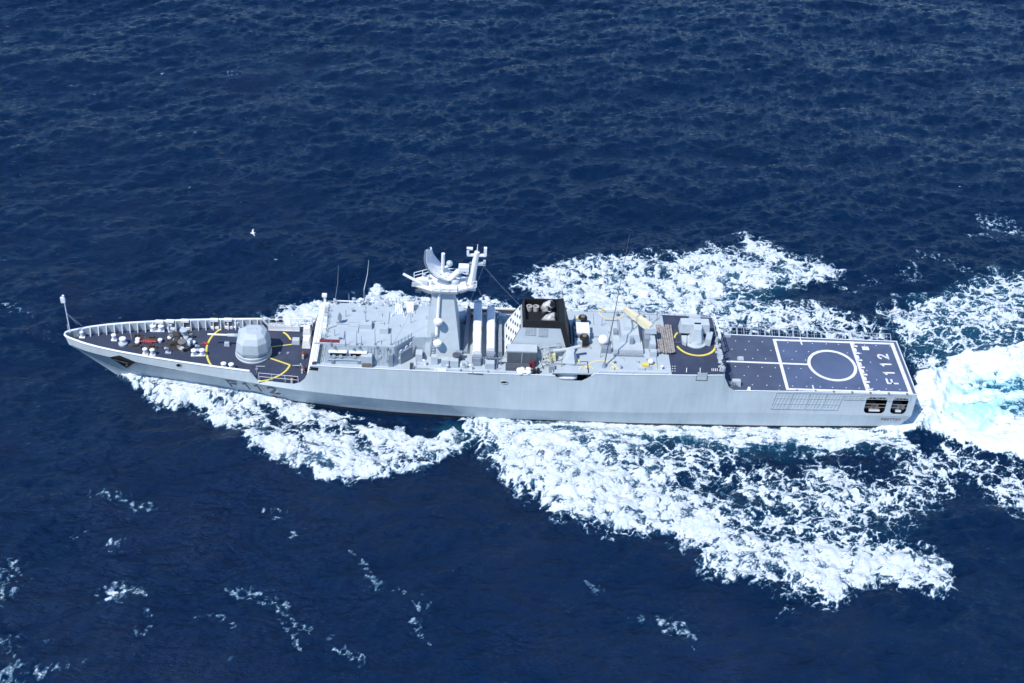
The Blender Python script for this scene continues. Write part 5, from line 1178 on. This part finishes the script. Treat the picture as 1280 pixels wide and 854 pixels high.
# keep the water outside the hull's freeboard
co_ = np.empty((NX*NY, 3), np.float32); co_[:, 0] = VX.ravel(); co_[:, 1] = VY.ravel(); co_[:, 2] = H.ravel()
def gridmesh(name, co3, quads):
    me = bpy.data.meshes.new(name); me.vertices.add(len(co3)); me.vertices.foreach_set('co', co3.astype(np.float32).ravel())
    me.loops.add(quads.size); me.loops.foreach_set('vertex_index', quads.astype(np.int32).ravel())
    me.polygons.add(len(quads)); me.polygons.foreach_set('loop_start', np.arange(0, quads.size, 4, dtype=np.int32))
    me.update(calc_edges=True); me.polygons.foreach_set('use_smooth', np.ones(len(quads), bool)); return me
I = np.arange(NX*NY).reshape(NX, NY); Q = np.stack([I[:-1, :-1], I[1:, :-1], I[1:, 1:], I[:-1, 1:]], -1).reshape(-1, 4)
sea = gridmesh('sea', co_, Q)
def fattr(me, name, arr): a = me.attributes.new(name, 'FLOAT', 'POINT'); a.data.foreach_set('value', arr.astype(np.float32).ravel())
fattr(sea, 'marg', np.clip(M0, -.8, .8)); fattr(sea, 'aer', AER); fattr(sea, 'wash', WASH); fattr(sea, 'tur', TURn)
so_ = bpy.data.objects.new('sea', sea); C.objects.link(so_); so_['kind'] = 'structure'
# raised foam: only the cells that are thickly covered
Fq = F.ravel()[Q].mean(1); Qf = Q[(Fq > .93) & (M0.ravel()[Q].min(1) > .16) & (D.ravel()[Q].mean(1) > .3)]
Qf = Qf[(co_[Qf[:, 0], 0] > -70) & (co_[Qf[:, 0], 0] < 150)]
used, inv = np.unique(Qf, return_inverse=True); cf = co_[used].copy(); lift = .02+.10*np.clip(M0.ravel()[used], 0, .5); cf[:, 2] += lift
fm = gridmesh('wake_foam', cf, inv.reshape(-1, 4)); fattr(fm, 'foam', F.ravel()[used]); fattr(fm, 'wash', WASH.ravel()[used]); fattr(fm, 'tur', TURn.ravel()[used])
fo = bpy.data.objects.new('wake_foam', fm); C.objects.link(fo)
fo['kind'] = 'stuff'; fo['label'] = 'white churned foam of the bow waves and wake on the dark blue sea'; fo['category'] = 'foam'

BUMPD = .4
def seamat(foam_only=False):
    m, t, p = newmat('foam' if foam_only else 'sea_water'); N = t.nodes; L = t.links
    g = N.new('ShaderNodeNewGeometry')
    def noise(sc, det=5, rg=.6, vec=None):
        n = N.new('ShaderNodeTexNoise'); n.inputs['Scale'].default_value = sc; n.inputs['Detail'].default_value = det; n.inputs['Roughness'].default_value = rg; L.new(vec or g.outputs['Position'], n.inputs['Vector']); return n.outputs[0]
    def attr(nm): a = N.new('ShaderNodeAttribute'); a.attribute_name = nm; return a.outputs['Fac']
    def math_(op, a, b=None, c=None):
        n = N.new('ShaderNodeMath'); n.operation = op
        for i, v in enumerate((a, b, c)):
            if v is None: continue
            if isinstance(v, (int, float)): n.inputs[i].default_value = v
            else: L.new(v, n.inputs[i])
        return n.outputs[0]
    def mixc(f, a, b):
        n = N.new('ShaderNodeMix'); n.data_type = 'RGBA'
        for s, v in ((0, f), (6, a), (7, b)):
            if isinstance(v, tuple): n.inputs[s].default_value = (*v, 1)
            elif isinstance(v, (int, float)): n.inputs[s].default_value = v
            else: L.new(v, n.inputs[s])
        return n.outputs[2]
    tu = attr('tur')
    white = (.78, .82, .85)
    n1 = noise(4.2, 9, .74)
    cr = N.new('ShaderNodeMapRange'); L.new(n1, cr.inputs[0]); cr.inputs[1].default_value = .35; cr.inputs[2].default_value = .68
    ws_ = attr('wash')
    wcol = mixc(cr.outputs[0], mixc(ws_, (.52, .61, .68), (.62, .76, .82)), white)
    wcol = mixc(math_('MULTIPLY', tu, .85), wcol, (.16, .60, .74))
    if foam_only:
        L.new(wcol, p.inputs['Base Color']); p.inputs['Roughness'].default_value = .8
        p.inputs['Specular IOR Level'].default_value = .2
        b = N.new('ShaderNodeBump'); L.new(math_('MULTIPLY_ADD', ws_, -.75, .9), b.inputs['Strength']); b.inputs['Distance'].default_value = .2; L.new(n1, b.inputs['Height']); L.new(b.outputs[0], p.inputs['Normal'])
        return m
    ae = attr('aer'); mg = attr('marg')
    big = noise(.045, 3)
    deep = mixc(big, (.0004, .008, .031), (.0008, .0122, .043))
    col = mixc(math_('MULTIPLY', ae, .6), deep, (.02, .15, .22))
    gr = N.new('ShaderNodeMapRange'); L.new(noise(.22, 3), gr.inputs[0]); gr.inputs[1].default_value = .36; gr.inputs[2].default_value = .64; gr.inputs[3].default_value = .35; gr.inputs[4].default_value = 1.75; grain = gr.outputs[0]
    mm = math_('ADD', mg, math_('ADD', math_('MULTIPLY', math_('SUBTRACT', n1, .5), grain), math_('MULTIPLY', math_('SUBTRACT', noise(9, 3, .6), .5), .35)))
    def sstep(a, b_, v):
        q = N.new('ShaderNodeMapRange'); q.interpolation_type = 'SMOOTHSTEP'; L.new(v, q.inputs[0]); q.inputs[1].default_value = a; q.inputs[2].default_value = b_; return q
    col = mixc(math_('MULTIPLY', sstep(-.32, .06, mm).outputs[0], .42), col, (.15, .33, .46))
    fm_ = sstep(-.08, .2, mm)
    col = mixc(fm_.outputs[0], col, wcol)
    L.new(col, p.inputs['Base Color']); p.inputs['IOR'].default_value = 1.333; p.inputs['Specular IOR Level'].default_value = .44; p.inputs['Specular Tint'].default_value = (.6, .85, 1, 1)
    L.new(math_('MULTIPLY_ADD', fm_.outputs[0], .6, .07), p.inputs['Roughness'])
    mp = N.new('ShaderNodeMapping'); mp.inputs['Rotation'].default_value = (0, 0, .25); mp.inputs['Scale'].default_value = (.65, 1.2, 1); L.new(g.outputs['Position'], mp.inputs[0])
    h1 = noise(1.8, 8, .62, mp.outputs[0]); hh = math_('ADD', math_('MULTIPLY', h1, .8), math_('MULTIPLY', fm_.outputs[0], .12))
    b = N.new('ShaderNodeBump'); b.inputs['Strength'].default_value = 1.0; b.inputs['Distance'].default_value = BUMPD; L.new(hh, b.inputs['Height']); L.new(b.outputs[0], p.inputs['Normal'])
    return m
sea.materials.append(seamat()); fm.materials.append(seamat(True))
